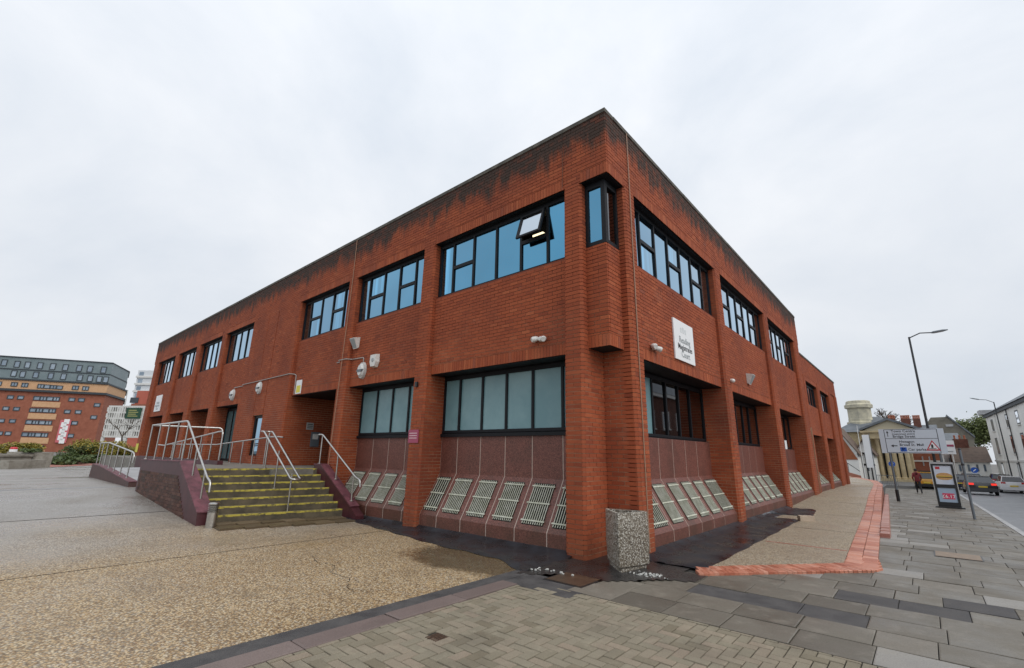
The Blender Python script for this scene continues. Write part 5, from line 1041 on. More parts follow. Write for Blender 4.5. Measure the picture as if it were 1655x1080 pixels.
def bw(a0, b0, a1, b1, pale=False, F=FB, **k):
    sh_ = k.pop('sh', 0); (ua, za), (ub, zb_) = hit(F, *z7(a0, b0)), hit(F, *z7(a1, b1)); fwin(Fr(F.O+F.n*sh_, F.u, F.n), min(ua, ub), max(ua, ub), min(za, zb_), max(za, zb_), bl, dep=.2, fm=M_WINF, **k)
for x, y in ((0, 105), (108, 118), (195, 124), (300, 130), (405, 137), (510, 145), (625, 152), (715, 158), (828, 166)): bw(x+12, y, x+46, y+56, sh=-.28)
for x, y in ((85, 196), (158, 202), (268, 208), (392, 216), (498, 222), (635, 232), (720, 238), (795, 244), (850, 248)): bw(x+8, y, x+42, y+54, sh=-.28)
for x, y in ((98, 296), (186, 302), (606, 325), (690, 330)): bw(x, y, x+46, y+38, cross=True, sh=.04)
for x, y in ((-18, 290),): bw(x, y, x+30, y+38, sh=.04)
for k in range(4): bw(318+k*52, 312+k*4, 364+k*52, 350+k*3, cross=k % 2 == 0, sh=.04)
cols = [(0, 28, 72, 400), (1, 22, 60, 497)]
for (x, y) in ((65, 405), (150, 408), (575, 425), (655, 428), (27, 498), (115, 502), (538, 525), (628, 528), (-10, 600), (82, 603), (597, 620), (-25, 705), (45, 706), (565, 725), (10, 812), (785, 470), (757, 572)): bw(x, y, x+46, y+34)
for r_, (x, y) in enumerate(((283, 412), (250, 510), (218, 610), (185, 712), (148, 815))):
    for k in range(4): bw(x+k*54, y+k*2, x+48+k*54, y+38+k*2, cross=k % 2 == 1)
    (ua, za), (ub, zb_) = hit(FB, *z7(x-8, y+44)), hit(FB, *z7(x+212, y+98)); fbox(FB, min(ua, ub), max(ua, ub), min(za, zb_), max(za, zb_), -.1, .12, 'tan_panel', M_FTAN, bl)
for a in ():
    (ua, za), (ub, zb_) = hit(F2, *z7(*a[:2])), hit(F2, *z7(*a[2:])); fbox(F2, min(ua, ub), max(ua, ub), min(za, zb_), max(za, zb_), -.05, .05, 'window', M_WINF, bl)
# red and white banner hanging on the block
(ua, za), (ub, zb_) = hit(FB, *z7(512, 800)), hit(FB, *z7(550, 612)); bn = thing('banner', FB.p(ub, .3, za), 'tall red and white vertical banner on the apartment block', 'banner'); fbox(FB, ub-.9, ub+1.1, za, zb_, .15, .25, 'cloth', mat('banner_red', (.55, .14, .16), .6), bn)
for k in range(7): zc = za+(zb_-za)*(k+.5)/7; MB().obox(FB.p(ub+.1+.2*(-1)**k, .27, zc), FB.u*.5, FB.n*.01, Zv*.55).build('white_pattern', M_SIGNW, bn)
# white tower, terracotta building, perforated screen
O3 = P(232, 700, 190); O3.z = 0; FT = Fr(O3, rt, -Vector((fw.x, fw.y, 0)).normalized()); tw = thing('tower_block', O3, 'distant white tower block above the roofs', 'building'); (ua, za), (ub, zb_) = hit(FT, 221, 612), hit(FT, 247, 599)
fbox(FT, ua, ub+8, 0, zb_, -15, 0, 'wall', mat('tower_white', (.62, .65, .68), .7), tw)
for k in range(9): fbox(FT, ua-.2, ub+8, zb_-3.2-k*3.1, zb_-2.4-k*3.1, -.1, .5, 'balcony_band', M_WINW, tw); fbox(FT, ua+.8, ua+2.6, zb_-2.2-k*3.1, zb_-.7-k*3.1, -.1, .12, 'window', M_WIN, tw)
O4 = P(220, 700, 85); O4.z = 0; F4 = Fr(O4, rt, -Vector((fw.x, fw.y, 0)).normalized()); rd = thing('red_building', O4, 'terracotta red clad building beyond the perforated screen', 'building'); (ua, za), (ub, zb_) = hit(F4, 207, 700), hit(F4, 245, 632)
fbox(F4, ua, ub+6, 0, zb_, -15, 0, 'wall', mat('terracotta_cladding', (.40, .10, .065), .7, c2=(.46, .13, .085), scale=.5), rd); (uc, zc) = hit(F4, 214, 653); fbox(F4, ua-.3, ub+6, zc-1, zc, -.1, .4, 'string_course', M_FBR, rd); fbox(F4, uc-.5, uc+1, zc+.2, zc+1.2, -.1, .12, 'window', M_WINF, rd)
O5 = P(195, 735, 46); O5.z = .4; F5 = Fr(O5, (.80, .60, 0), (.60, -.80, 0)); sc_ = thing('perforated_screen', O5, 'raised white screen wall with rows of slots on short posts', 'screen'); (ua, za), (ub, zb_) = hit(F5, 163, 712), hit(F5, 236, 664)
M_SCR = mat('white_screen_paint', (.66, .66, .64), .6, c2=(.52, .52, .49), scale=2); rows = 5; zh = zb_-za
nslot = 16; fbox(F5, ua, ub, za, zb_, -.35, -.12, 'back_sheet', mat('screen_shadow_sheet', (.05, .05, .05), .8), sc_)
for r_ in range(rows+1): z = za+zh*r_/rows; fbox(F5, ua, ub, z-.09, z+.09, -.10, 0, 'cross_band', M_SCR, sc_)
for r_ in range(rows):
    for k in range(nslot+1):
        u_ = ua+(ub-ua)*k/nslot; w_ = (ub-ua)/nslot*(.26, .40, .18, .44, .22)[(k*3+r_*2) % 5]; fbox(F5, u_-w_, u_+w_, za+zh*r_/rows+.09, za+zh*(r_+1)/rows-.09, -.10, -.003, 'fin', M_SCR, sc_)
for px in (163, 200, 230): u_ = hit(F5, px, 715)[0]; fbox(F5, u_-.12, u_+.12, .0, za, -.2, 0, 'post', M_SCR, sc_)
MB().tube([F5.p(ua+1.6, -.1, zb_), F5.p(ua+1.6, -.1, zb_+1.7)], .04, 6).build('mast', M_SCR, sc_)
(uc, zc), (ud, zd) = hit(F5, 201, 683), hit(F5, 229, 666); gs = thing('green_sign', F5.p(uc, .1, zc), 'dark green sign board with yellow lettering on the white screen', 'sign'); fbox(F5, uc, ud, zc, zd, .02, .08, 'board', mat('dark_green_sign', (.012, .06, .03), .5), gs)
for k in range(4): fbox(F5, uc+.25, ud-.3-.2*(k % 2), zc+(zd-zc)*(.2+.18*k), zc+(zd-zc)*(.26+.18*k), .081, .085, 'text_line', mat('pale_yellow_print', (.45, .42, .15), .5), gs)
# ---- planters and shrubs, far left
def leafy(name, c, rad, n, m, parent, seed, leaf=.10, lumps=9, flat=.0):
    rr = random.Random(seed); b = MB(); L_ = [(Vector((rr.uniform(-.6, .6)*rad[0], rr.uniform(-.6, .6)*rad[1], rr.uniform(-.45, .6)*rad[2])), rr.uniform(.35, .62)) for _ in range(lumps)]
    for k in range(n):
        o_, s = rr.choice(L_); d = Vector((rr.gauss(0, 1), rr.gauss(0, 1), rr.gauss(0, 1))).normalized()*(rr.random()**.4)
        p = Vector(c)+o_+Vector((d.x*rad[0], d.y*rad[1], d.z*rad[2]))*s; a = Vector((rr.gauss(0, 1), rr.gauss(0, 1), rr.gauss(0, .6))).normalized()*leaf*rr.uniform(.6, 1.3); e = a.cross(Vector((rr.gauss(0, 1), rr.gauss(0, 1), rr.gauss(0, 1)))).normalized()*leaf*rr.uniform(.35, .7)
        b.poly([p-a, p+e, p+a, p-e])
    return b.build(name, m, parent, fix=False)
def leafmat(name, a, b, c=None):
    m, h, bs, pos, sep = newmat(name); n = h.new('TexNoise', {'Vector': pos, 'Scale': 2.5, 'Detail': 5.0}).outputs['Fac']; col = h.ramp(n, [(.35, a), (.62, b)]+([(.75, c)] if c else [])); h.L.new(col, bs.inputs['Base Color']); bs.inputs['Roughness'].default_value = .6
    bs.inputs['Subsurface Weight'].default_value = 0.0; return m
M_LY = leafmat('yellow_green_leaves', (.12, .12, .02), (.34, .27, .04), (.50, .38, .06)); M_LG = leafmat('dark_green_leaves', (.04, .065, .02), (.09, .13, .035)); M_LT = leafmat('olive_tree_leaves', (.065, .09, .028), (.16, .19, .06)); M_BARK = mat('bark', (.06, .045, .035), .9, c2=(.10, .08, .06), scale=8)
Gf = lambda px, py: AT(px, py, 2, .45)
for k, (px, py, rx, rz, m_, lab) in enumerate(((103, 744, 1.5, 1.0, M_LG, 'dark green shrub at the left end of the bed'), (128, 744, 1.7, 1.25, M_LY, 'large yellow-green shrub left of centre in the bed'), (156, 743, 1.8, 1.2, M_LY, 'yellow-green shrub in the middle of the bed'), (182, 743, 1.6, 1.0, M_LY, 'yellow-green shrub in front of the screen posts'), (4, 736, .8, .8, M_LY, 'small yellow bush at the left edge of the picture'))):
    c = Gf(px, py+4)+Vector((-2.5, 1, 0)); c.z = .45; c = Vector(c); sc = (c-CAM).length/52; t = thing('shrub', c, lab, 'shrub', 'shrubs beyond the forecourt'); leafy('foliage', c+Vector((0, 0, rz*.62*sc)), (rx*sc, 1.4*sc, rz*.75*sc), 4200, m_, t, 20+k, .085*sc, 14)
    for q in range(4): MB().tube([c+Vector(((q-1.5)*.3, 0, 0)), c+Vector(((q-1.5)*.7, .1, rz*.8*sc))], [.05, .02], 5).build('stem', M_BARK, t)
hd = MB(); c0, c1 = Gf(84, 752), Gf(205, 747); t = thing('low_hedge', c0, 'clipped low green hedge along the front of the shrub bed', 'hedge'); 
for k in range(7): cc = c0.lerp(c1, k/6)+Vector((-1, .3, .4)); leafy('foliage', cc-Zv*.15, (2.3, 1.2, .32), 700, M_LG, t, 60+k, .13, 5)
st = struct(MB().poly([Gf(80, 755.5), Gf(208, 750), Gf(208, 745), Gf(80, 748)]).build('red_paving', mat('far_red_paving', (.30, .11, .08), .7, c2=(.38, .16, .12), scale=3)))
st.location.z = .012
a, b2 = Gf(-30, 757), Gf(47, 755); t = thing('planter_wall', a, 'long low weathered concrete planter wall at the left edge', 'wall'); d = (b2-a); d.z = 0; nrm = Vector((-d.y, d.x, 0)).normalized(); nrm = nrm if nrm.dot(CAM-a) < 0 else -nrm; h_ = hit(Fr(a, d, -nrm), 20, 738)[1]-.45
MB().hexa([a, b2, b2+nrm*1.2, a+nrm*1.2], [p+Zv*h_ for p in (a, b2, b2+nrm*1.2, a+nrm*1.2)]).build('wall_body', M_CONC, t); MB().hexa([p+Zv*h_ for p in (a-nrm*.08, b2-nrm*.08, b2+nrm*1.3, a+nrm*1.3)], [p+Zv*(h_+.12) for p in (a-nrm*.08, b2-nrm*.08, b2+nrm*1.3, a+nrm*1.3)]).build('coping', M_CONC, t); 
MB().hexa([a-nrm*1.4, b2-nrm*1.4-d*.2, b2-nrm*.9-d*.2, a-nrm*.9], [p+Zv*.42 for p in (a-nrm*1.4, b2-nrm*1.4-d*.2, b2-nrm*.9-d*.2, a-nrm*.9)]).build('bench_slab', M_CONC, t)
a, b2 = Gf(49, 755), Gf(82, 755); t = thing('concrete_planter', a, 'tall weathered concrete planter block beside the red paving', 'planter'); h_ = hit(Fr(a, b2-a, -nrm), 70, 731)[1]-.45; q = [a, b2-(b2-a)*.05, b2+nrm*1.6, a+nrm*1.6]
MB().hexa(q, [q[0]+Zv*h_*.97+(b2-a)*.22, q[1]+Zv*h_+(b2-a)*.04, q[2]+Zv*h_, q[3]+Zv*h_]).build('planter_shell', M_CONC, t); leafy('soil_and_weeds', (q[0]+q[2])/2+Zv*(h_+.05), (.8, .5, .15), 200, M_LG, t, 91, .1)
rs = Gf(22, 748)+Vector((-4, 0, 0)); t = thing('red_bollard', rs, 'small red and white marker beyond the planter wall', 'bollard'); MB().lathe(rs, [(.22, 0), (.22, .95), (.16, 1.05)], 14).build('drum', M_REDP, t); MB().lathe(rs, [(.225, .7), (.225, .88)], 14).build('white_band', M_SIGNW, t)
# ---- trees
def tree(label, base, h_, spread, seed, leaves=0, lm=None, leaf=.2, group='street trees', depth=5, thick=1.0):
    rr = random.Random(seed); t = thing('tree', base, label, 'tree', group); br = MB(); tips = []
    def grow(p, d, L_, r, n):
        q = p+d*L_; br.tube([p, p.lerp(q, .5)+Vector((rr.gauss(0, 1), rr.gauss(0, 1), 0))*L_*.04, q], [r, r*.85, r*.68], 6 if n > 2 else 3, False)
        if n == 0: tips.append(q); return
        for k in range(rr.choice((2, 3, 3)) if n > 1 else 3):
            dd = (d+Vector((rr.gauss(0, .5), rr.gauss(0, .5), rr.gauss(.12, .3)))*spread).normalized(); grow(q, dd, L_*rr.uniform(.62, .82), r*.6, n-1)
        tips.append(q)
    br0 = MB(); b0 = Vector(base); br0.tube([b0-Zv*.2, b0+Zv*h_*.12, b0+Zv*h_*.28], [h_*.035, h_*.026, h_*.022], 9); br0.build('trunk', M_BARK, t)
    grow(b0+Zv*h_*.27, Vector((0, 0, 1)), h_*.2, h_*.02*thick, depth); br.build('branches', M_BARK, t, fix=False)
    if leaves:
        b = MB()
        for k in range(leaves):
            p = rr.choice(tips)+Vector((rr.gauss(0, 1), rr.gauss(0, 1), rr.gauss(0, 1)))*h_*.055; a = Vector((rr.gauss(0, 1), rr.gauss(0, 1), rr.gauss(0, .6))).normalized()*leaf*rr.uniform(.6, 1.3); e = a.cross(Vector((rr.gauss(0, 1), rr.gauss(0, 1), rr.gauss(0, 1)))).normalized()*leaf*.5; b.poly([p-a, p+e, p+a, p-e])
        b.build('crown', lm or M_LT, t, fix=False)
    return t
def tb(px, dep, z=None): p = P(px, 770, dep); p.z = -1.2 if z is None else z; return p
tree('bare winter tree above the terrace chimneys, left one', tb(1447, 120), 17.5, .95, 5, group='bare trees', depth=6, thick=2.2); tree('bare winter tree above the terrace chimneys, right one', tb(1480, 125), 17.0, .9, 8, group='bare trees', depth=6, thick=2.2)
tree('leafy green tree beside the white terrace', tb(1590, 88), 11.5, 1.0, 11, 7000, M_LT, .26); tree('green tree behind the brown roofed house', tb(1570, 100), 11.5, 1.0, 12, 6000, M_LT, .26); tree('ivy green tree below the grey stone gable', tb(1543, 100), 12.5, .9, 13, 5000, M_LT, .26)
tree('thin leafless sapling beside the perforated screen', Gf(146, 748)+Vector((-9, 3, 0)), 4.6, .9, 21, 0, M_LY, .14, 'small trees', 4)
# ---- end of the street
M_STUC = mat('white_stucco', (.80, .80, .775), .7, c2=(.72, .72, .69), scale=.8); M_CREAM = mat('cream_stucco', (.56, .57, .52), .7, c2=(.48, .49, .44), scale=.8); M_BATH = mat('bath_stone', (.56, .46, .28), .8, c2=(.42, .34, .21), scale=1.2); M_SLATE = mat('slate_roof', (.10, .115, .13), .55, c2=(.15, .165, .185), scale=1.5); M_TILE = mat('brown_tile_roof', (.10, .07, .055), .8, c2=(.15, .105, .08), scale=2); M_ORT = mat('orange_tile_hanging', (.36, .12, .05), .8, c2=(.28, .09, .04), scale=3); M_RAG = mat('grey_ragstone', (.15, .14, .115), .9, c2=(.22, .205, .17), scale=.8)
def yb(px, py, Y): return AT(px, py, 1, Y)
def house(name, label, Y, x0, x1, z0, ze, zr_, dep, wm, rm, axis='x', over=.25, group=None):
    t = thing(name, ((x0+x1)/2, Y, z0), label, 'building', group); MB().box(x0, Y, z0, x1, Y+dep, ze).build('wall', wm, t)
    if axis == 'x':
        ym = Y+dep/2; MB().hexa([(x0-over, Y-over, ze), (x1+over, Y-over, ze), (x1+over, Y+dep+over, ze), (x0-over, Y+dep+over, ze)], [(x0-over, ym-.05, zr_), (x1+over, ym-.05, zr_), (x1+over, ym+.05, zr_), (x0-over, ym+.05, zr_)]).build('roof', rm, t)
    else:
        xm = (x0+x1)/2; MB().hexa([(x0, Y, ze), (x1, Y, ze), (x1, Y+dep, ze), (x0, Y+dep, ze)], [(xm-.02, Y, zr_-.1), (xm+.02, Y, zr_-.1), (xm+.02, Y+dep, zr_-.1), (xm-.02, Y+dep, zr_-.1)]).build('gable', wm, t)
        for s in (-1, 1):
            xe = x0-over if s < 0 else x1+over; k = (zr_-ze)/((x1-x0)/2); zz_ = ze-over*k; MB().hexa([(xe, Y-over, zz_+.02), (xm, Y-over, zr_), (xm, Y+dep, zr_), (xe, Y+dep, zz_+.02)], [(xe, Y-over, zz_+.2), (xm, Y-over, zr_+.2), (xm, Y+dep, zr_+.2), (xe, Y+dep, zz_+.2)]).build('roof_slope', rm, t)
    return t
def ywin(t, Y, px0, py0, px1, py1, fm=None, sill=None, pm=None):
    a, b = yb(px0, py0, Y), yb(px1, py1, Y); F_ = Fr((0, Y, 0), (1, 0, 0), (0, -1, 0)); return fwin(F_, min(a.x, b.x), max(a.x, b.x), min(a.z, b.z), max(a.z, b.z), t, fm or M_WINW, True, pm, .12, sill)
def chimney(t, Y, px, pyb, pyt, w=1.0, pots=4, dep=.7, mt=None):
    a, b = yb(px, pyb, Y), yb(px, pyt, Y); ch = MB().box(b.x-w/2, Y-dep/2, a.z-1.5, b.x+w/2, Y+dep/2, b.z).build('chimney', mt or mat('sooty_chimney_brick', (.11, .045, .032), .9, c2=(.17, .07, .05), scale=3), t)
    for k in range(pots): MB().lathe((b.x-w/2+w*(k+.5)/pots, Y, b.z), [(.11, 0), (.10, .35), (.13, .42), (.12, .55)], 10).build('chimney_pot', mat('terracotta_pot', (.38, .13, .07), .8), ch)
zs_ = -1.3
# pub with tile-hung gable
a, b2, ap = yb(1327, 731, 66), yb(1385, 731, 66), yb(1357, 690, 66); pb_ = house('pub', 'white rendered pub with orange tile-hung gable beyond the brick court', 66, a.x, b2.x, zs_, b2.z, ap.z, 9, M_STUC, M_TILE, 'y'); xm = (a.x+b2.x)/2
MB().hexa([(a.x, 65.93, b2.z-.9), (b2.x, 65.93, b2.z-.9), (b2.x, 65.99, b2.z-.9), (a.x, 65.99, b2.z-.9)], [(xm-.1, 65.93, ap.z-.25), (xm+.1, 65.93, ap.z-.25), (xm+.1, 65.99, ap.z-.25), (xm-.1, 65.99, ap.z-.25)]).build('tile_hanging', M_ORT, pb_)
a, b2, ap = yb(1383, 732, 70), yb(1411, 732, 70), yb(1407, 712, 70); p2_ = house('timbered_house', 'black and white timbered house in front of the columned building', 70, a.x, b2.x, zs_, b2.z, ap.z, 6, M_STUC, M_TILE, 'y')
for px in (1386, 1392, 1399, 1406): q = yb(px, 740, 70); MB().box(q.x-.07, 69.93, zs_, q.x+.07, 69.99, q.z+.6).build('timber', M_BLACK, p2_)
for py in (733, 751): q = yb(1390, py, 70); MB().box(a.x, 69.91, q.z-.12, b2.x, 69.985, q.z+.12).build('timber', M_BLACK, p2_)
for px, py in ((1388, 757), (1395, 757), (1403, 756)): ywin(p2_, 70, px-2.5, py-5, px+2.5, py+5, M_BLACK)
ap = yb(1405, 725, 69.9); ywin(p2_, 69.95, 1402, 718, 1408, 729, M_BLACK)
bt, bb_ = yb(1398, 703, 64), yb(1403, 756, 64); fl = thing('banner', (bt.x, 64, zs_), 'tall plain white banner on a pole by the pub', 'banner'); MB().box(bt.x-.33, 63.98, bb_.z, bt.x+.33, 64.02, bt.z).build('cloth', M_SIGNW, fl); tubeobj('pole', [(bt.x+.38, 64, zs_), (bt.x+.38, 64, bt.z+.15)], .035, M_GREYM, fl)
fp_ = yb(1384.5, 688, 62); t = thing('flagpole', (fp_.x, 62, zs_), 'slim white flagpole in front of the slate roof', 'pole'); tubeobj('pole', [(fp_.x, 62, zs_), (fp_.x, 62, fp_.z)], [.06, .03], M_WINW, t, 8)
# columned building with cupola
Yc = 76; nb_ = thing('columned_building', (0, Yc, zs_), 'yellow stone classical building with columned portico, pediment and octagonal cupola', 'building')
a, b2 = yb(1352, 699, Yc+3), yb(1467, 699, Yc+3); MB().box(a.x, Yc+3, zs_, b2.x, Yc+14, a.z).build('wall', M_BATH, nb_); r0, r1 = yb(1345, 676, Yc+8), yb(1440, 676, Yc+8)
MB().hexa([(a.x-.5, Yc+2.5, a.z), (b2.x+.5, Yc+2.5, a.z), (b2.x+.5, Yc+14.5, a.z), (a.x-.5, Yc+14.5, a.z)], [(a.x+3, Yc+7.9, r0.z), (b2.x-3, Yc+7.9, r0.z), (b2.x-3, Yc+8.1, r0.z), (a.x+3, Yc+8.1, r0.z)]).build('roof', M_SLATE, nb_)
e0, e1, et, eb, apx = yb(1396, 703, Yc), yb(1483, 703, Yc), yb(1430, 699, Yc), yb(1420, 709, Yc), yb(1433, 676, Yc); hx_ = (e1.x-e0.x)/2; xm = apx.x; hx_ = max(hx_*.92, 3.0)
MB().box(xm-hx_, Yc, eb.z, xm+hx_, Yc+3, et.z).build('entablature', M_BATH, nb_); MB().box(xm-hx_-.25, Yc-.25, et.z, xm+hx_+.25, Yc+3, et.z+.25).build('cornice', M_BATH, nb_)
MB().hexa([(xm-hx_, Yc+.1, et.z+.25), (xm+hx_, Yc+.1, et.z+.25), (xm+hx_, Yc+3, et.z+.25), (xm-hx_, Yc+3, et.z+.25)], [(xm-.05, Yc+.1, apx.z-.25), (xm+.05, Yc+.1, apx.z-.25), (xm+.05, Yc+3, apx.z-.25), (xm-.05, Yc+3, apx.z-.25)]).build('pediment', mat('pale_pediment', (.50, .45, .33), .8), nb_)
for s in (-1, 1): MB().hexa([(xm+s*(hx_+.3), Yc-.25, et.z+.26), (xm, Yc-.25, apx.z-.26), (xm, Yc+3, apx.z-.26), (xm+s*(hx_+.3), Yc+3, et.z+.26)], [(xm+s*(hx_+.3), Yc-.25, et.z+.55), (xm, Yc-.25, apx.z+.05), (xm, Yc+3, apx.z+.05), (xm+s*(hx_+.3), Yc+3, et.z+.55)]).build('raking_cornice', M_SLATE if s < 0 else M_SLATE, nb_)
MB().box(xm-hx_-.6, Yc-.6, zs_, xm+hx_+.6, Yc+3, zs_+.5).build('podium', M_BATH, nb_); zc0 = zs_+.5
for px in (1409, 1423, 1436, 1447, 1457.5, 1468): q = yb(px, 745, Yc+.5); hC = eb.z-zc0; o = MB().lathe((q.x, Yc+.5, zc0), [(.36, 0), (.36, .2), (.27, .3), (.27, hC*.35), (.23, hC-.45), (.25, hC-.4), (.33, hC-.15), (.35, hC)], 18).build('column', M_BATH, nb_); smooth_angle(o, 35)
MB().box(xm-1.3, Yc+2.9, zc0, xm+1.3, Yc+3.05, zc0+4.2).build('doorway', M_DARK, nb_)
for px in (1418, 1452, 1462): ywin(nb_, Yc+2.95, px-2, 735, px+2, 760, M_WINF)
ca, cb_, ct = yb(1368, 686, Yc+6), yb(1415, 686, Yc+6), yb(1392, 647, Yc+6); cx_, rC = (ca.x+cb_.x)/2, (cb_.x-ca.x)/2; zk = lambda py: yb(1392, py, Yc+6).z
MB()._lathe(Vector((cx_, Yc+7, 0)), [(rC*1.0, zk(692)), (rC*1.0, zk(682)), (rC*.86, zk(681)), (rC*.86, zk(677)), (rC*.84, zk(676)), (rC*.84, zk(660)), (rC*1.0, zk(659)), (rC*1.02, zk(654)), (rC*.90, zk(652)), (rC*.86, zk(648)), (rC*.80, zk(647))], 8, Zv).build('cupola', mat('pale_cupola_stone', (.58, .54, .40), .85, c2=(.38, .36, .29), scale=1.2), nb_)
# brick terrace with slate roof and chimneys
Yt = 86; a, b2 = yb(1466, 709, Yt), yb(1516, 709, Yt); rz = yb(1480, 687, Yt+4); bt_ = house('brick_terrace', 'dark red brick terrace with white sash windows behind the direction sign', Yt, a.x-5, b2.x, zs_, a.z, rz.z, 9, M_FBR, M_SLATE)
for px in (1474, 1492, 1503): ywin(bt_, Yt, px-2.5, 738, px+2.5, 753); ywin(bt_, Yt, px-2.5, 714, px+2.5, 727)
q = yb(1480, 745, Yt); MB().box(a.x, Yt-.1, q.z-.1, b2.x, Yt-.01, q.z+.1).build('string_course', M_WINW, bt_)
for px, w_, n_ in ((1441, .9, 4), (1463, 1.15, 5), (1481, .9, 4)): chimney(bt_, Yt+4, px, 690, 677, w_, n_, .8)
# grey stone gabled building on the rise
Yg = 105; pts = [(1492, 760), (1575, 760), (1575, 708), (1549, 688), (1530, 674), (1504, 675), (1494, 690)]; t = thing('stone_building', yb(1530, 760, Yg), 'big grey ragstone gabled building rising behind the terraces', 'building'); fr0 = [yb(*p, Yg) for p in pts]; MB().hexa([(p.x, Yg, p.z) for p in fr0], [(p.x, Yg+12, p.z) for p in fr0]).build('wall', M_RAG, t)
e_ = [yb(1530, 673.5, Yg), yb(1576, 708, Yg)]; MB().hexa([(e_[0].x, Yg-.3, e_[0].z), (e_[1].x, Yg-.3, e_[1].z), (e_[1].x, Yg+12, e_[1].z), (e_[0].x, Yg+12, e_[0].z)], [(e_[0].x, Yg-.3, e_[0].z+.35), (e_[1].x, Yg-.3, e_[1].z+.35), (e_[1].x, Yg+12, e_[1].z+.35), (e_[0].x, Yg+12, e_[0].z+.35)]).build('roof_slope', M_SLATE, t)
q0, q1 = yb(1528, 686, Yg), yb(1541, 689.5, Yg); MB().hexa([(q0.x, Yg-.15, q1.z), (q1.x, Yg-.15, q1.z), (q1.x, Yg-.01, q1.z), (q0.x, Yg-.01, q1.z)], [(q0.x, Yg-.15, q0.z), (q1.x, Yg-.15, q0.z), (q1.x, Yg-.01, q0.z), (q0.x, Yg-.01, q0.z)]).build('rooflight', M_PALEC, t)
# white shops, sign, brown roofed house
Yw = 90; a, b2 = yb(1510, 712, Yw), yb(1549, 712, Yw); wh = house('white_shop_row', 'row of white rendered shops beyond the poster stand', Yw, a.x, b2.x, zs_, a.z, yb(1530, 700, Yw+3).z, 7, M_STUC, M_SLATE)
for px in (1517, 1526, 1535, 1543): ywin(wh, Yw, px-2, 740, px+2, 750, M_WINF); ywin(wh, Yw, px-2, 724, px+2, 733, M_WINF)
a, b2 = yb(1517, 734, 60), yb(1541, 712, 60); t = thing('white_sign_board', (a.x, 60, zs_), 'white board with a dark line of print right of the direction sign', 'sign'); MB().box(a.x, 60, a.z, b2.x, 60.05, b2.z).build('board', M_SIGNW, t); MB().box(a.x+.5, 59.97, b2.z-.62, a.x+1.3, 59.995, b2.z-.42).build('print_line', M_PLUM, t); MB().box(a.x+.2, 59.97, a.z+.25, b2.x-.2, 59.995, a.z+.32).build('print_line', M_INKG, t)
for x in (a.x+.3, b2.x-.3): tubeobj('post', [(x, 60.1, zs_), (x, 60.1, b2.z)], .05, M_WINW, t, 8)
Yh = 84; a, b2 = yb(1544, 747, Yh), yb(1600, 747, Yh); bh = house('low_house', 'low white house with a broad brown tiled roof', Yh, a.x, b2.x, zs_, a.z, yb(1560, 722, Yh+4).z, 8, M_STUC, M_TILE)
for px in (1552, 1566, 1580, 1592): ywin(bh, Yh, px-3, 751, px+3, 762, M_WINF)
chimney(bh, Yh+4, 1551, 727, 710, 1.6, 3, .8)
for px, dep_, pt in ((1569, 95, 715), (1560, 80, 727)): p = P(px, pt, dep_); t = thing('street_lamp', (p.x, p.y, zs_), 'distant T-shaped street lamp %s' % ('before the green trees' if px == 1569 else 'above the brown roof'), 'street lamp', 'distant lamps'); tubeobj('column', [(p.x, p.y, zs_), p], .07, M_PALEC, t, 8); MB().obox(p+Zv*.1, rt*1.3, Vector((0, .12, 0)), Zv*.06).build('cross_arm', M_PALEC, t)
# ---- white terrace on the right
Fq = Fr((12.35, 58.8, 0), (-.0493, 1, 0), (-1, -.0493, 0)); tr = thing('white_terrace', (12.4, 70, zs_), 'three-storey white rendered terrace with sash windows on the far side of the road', 'building')
uE, zE = hit(Fq, 1592, 672); u0_ = 1.0; dpt = 9; print('terrace', uE, zE)
fbox(Fq, u0_, uE, zs_-1, zE, -dpt, 0, 'wall', M_STUC, tr)
MB().hexa([Fq.p(u0_, .35, zE), Fq.p(uE+.3, .35, zE), Fq.p(uE+.3, -dpt-.3, zE), Fq.p(u0_, -dpt-.3, zE)], [Fq.p(u0_, -dpt/2+.05, zE+3.0), Fq.p(uE-2.0, -dpt/2+.05, zE+3.0), Fq.p(uE-2.0, -dpt/2-.05, zE+3.0), Fq.p(u0_, -dpt/2-.05, zE+3.0)]).build('roof', M_SLATE, tr)
fbox(Fq, u0_, uE+.1, zE-.35, zE-.01, -.1, .22, 'cornice', M_DKB, tr)
zz1 = hit(Fq, 1625, 745)[1]; fbox(Fq, u0_, uE+.05, zz1-.1, zz1+.1, -.05, .1, 'string_course', M_WINW, tr)
for px, pyt in ((1604, 678), (1627, 668), (1643, 661)):
    uc = hit(Fq, px, pyt+8)[0]; zt_ = hit(Fq, px, pyt)[1]
    for zz_, hh_ in ((zE-2.3, 1.5), (zE-5.3, 2.1), (zs_+.9, 2.0)): fwin(Fq, uc-.75, uc+.75, zz_, zz_+hh_, tr, M_WINF, False, M_GLASSD, .03, M_WINW)
for px in (1615, 1636): uc = hit(Fq, px, 700)[0]; MB().tube([Fq.p(uc, .08, zs_), Fq.p(uc, .08, zE-.3)], .05, 6).build('downpipe', M_BLACK if px == 1636 else M_WINW, tr)
uc = hit(Fq, 1640, 700)[0]
for k, px in enumerate((1624, 1631)): cc = P(px, 640, 70); cz = hit(Fq, px, 650)[1]
ch = MB().obox(Fq.p(uE-7, -dpt/2, zE+3.0), Fq.u*1.3, Fq.n*.45, Zv*1.1).build('chimney', M_FBR, tr)
for k in range(4): MB().lathe(Fq.p(uE-8.0+k*.65, -dpt/2, zE+4.1), [(.17, 0), (.14, .5), (.18, .6), (.16, .8)], 10).build('chimney_pot', mat('terracotta_pot', (.38, .13, .07), .8), ch)
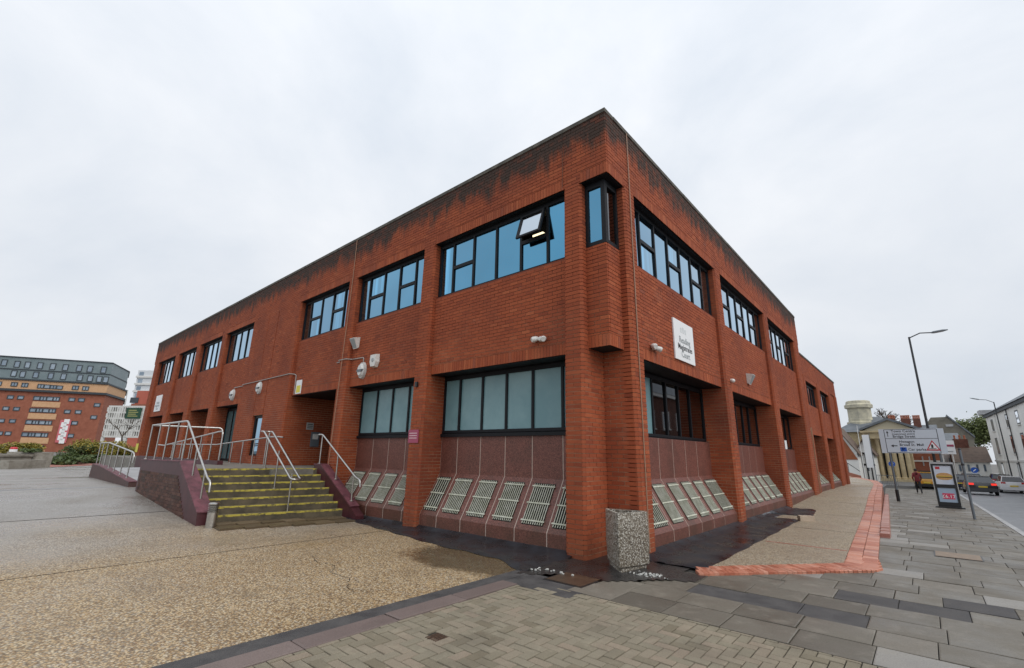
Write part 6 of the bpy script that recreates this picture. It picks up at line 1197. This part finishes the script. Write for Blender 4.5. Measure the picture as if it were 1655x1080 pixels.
fbox(Fq, uE-1.2, uE+1.0, zE+.1, zE+.7, -2.2, .6, 'parapet_block', M_PALEC, tr)
bhs = thing('brick_house', (12.6, 45, zs_), 'red brick house next to the white terrace at the right edge', 'building'); Fh = Fr((12.45, 22, 0), (0, 1, 0), (-1, 0, 0)); fbox(Fh, 0, 37.6, -2, 7.1, -9, 0, 'wall', mat('dark_brown_brick', (.10, .042, .030), .9, c2=(.15, .062, .042), scale=2), bhs); fbox(Fh, -.2, 37.7, 7.1, 7.4, -9.2, .25, 'cornice', M_WINW, bhs)
MB().hexa([Fh.p(-.2, .3, 7.4), Fh.p(37.7, .3, 7.4), Fh.p(37.7, -9.3, 7.4), Fh.p(-.2, -9.3, 7.4)], [Fh.p(-.2, -4.4, 10.2), Fh.p(37.7, -4.4, 10.2), Fh.p(37.7, -4.6, 10.2), Fh.p(-.2, -4.6, 10.2)]).build('roof', M_SLATE, bhs)
for k in range(12):
    for z_, h_ in ((.4, 1.7), (4.2, 1.6)): fwin(Fh, 1.2+k*3, 2.4+k*3, z_, z_+h_, bhs, M_WINW, True, M_WIN, .06, M_WINW)
# low brick wall and rail beyond the terrace end
q0, q1 = AT(1365, 772, 2, .0), AT(1392, 774, 2, -.3); t = thing('low_brick_wall', q0, 'low brick wall with a sloping black rail beyond the court building', 'wall'); d = (q1-q0).normalized(); MB().hexa([q0-Zv*1.2, q1-Zv*1.0, q1-Zv*1.0+Vector((0, .4, 0)), q0-Zv*1.2+Vector((0, .4, 0))], [q0+Zv*.6, q1+Zv*.3, q1+Zv*.3+Vector((0, .4, 0)), q0+Zv*.6+Vector((0, .4, 0))]).build('wall_body', M_FBR, t)
r0_, r1_ = q0.lerp(q1, .3)+Zv*1.4, q1+Zv*.75; tubeobj('rail', [r0_, r1_], .03, M_BLACK, t, 6); tubeobj('post', [r0_, r0_-Zv*.9], .025, M_BLACK, t, 6)
print('objects', len(bpy.data.objects), 'tris', sum(len(p.vertices)-2 for o in bpy.data.objects if o.type == 'MESH' for p in o.data.polygons))
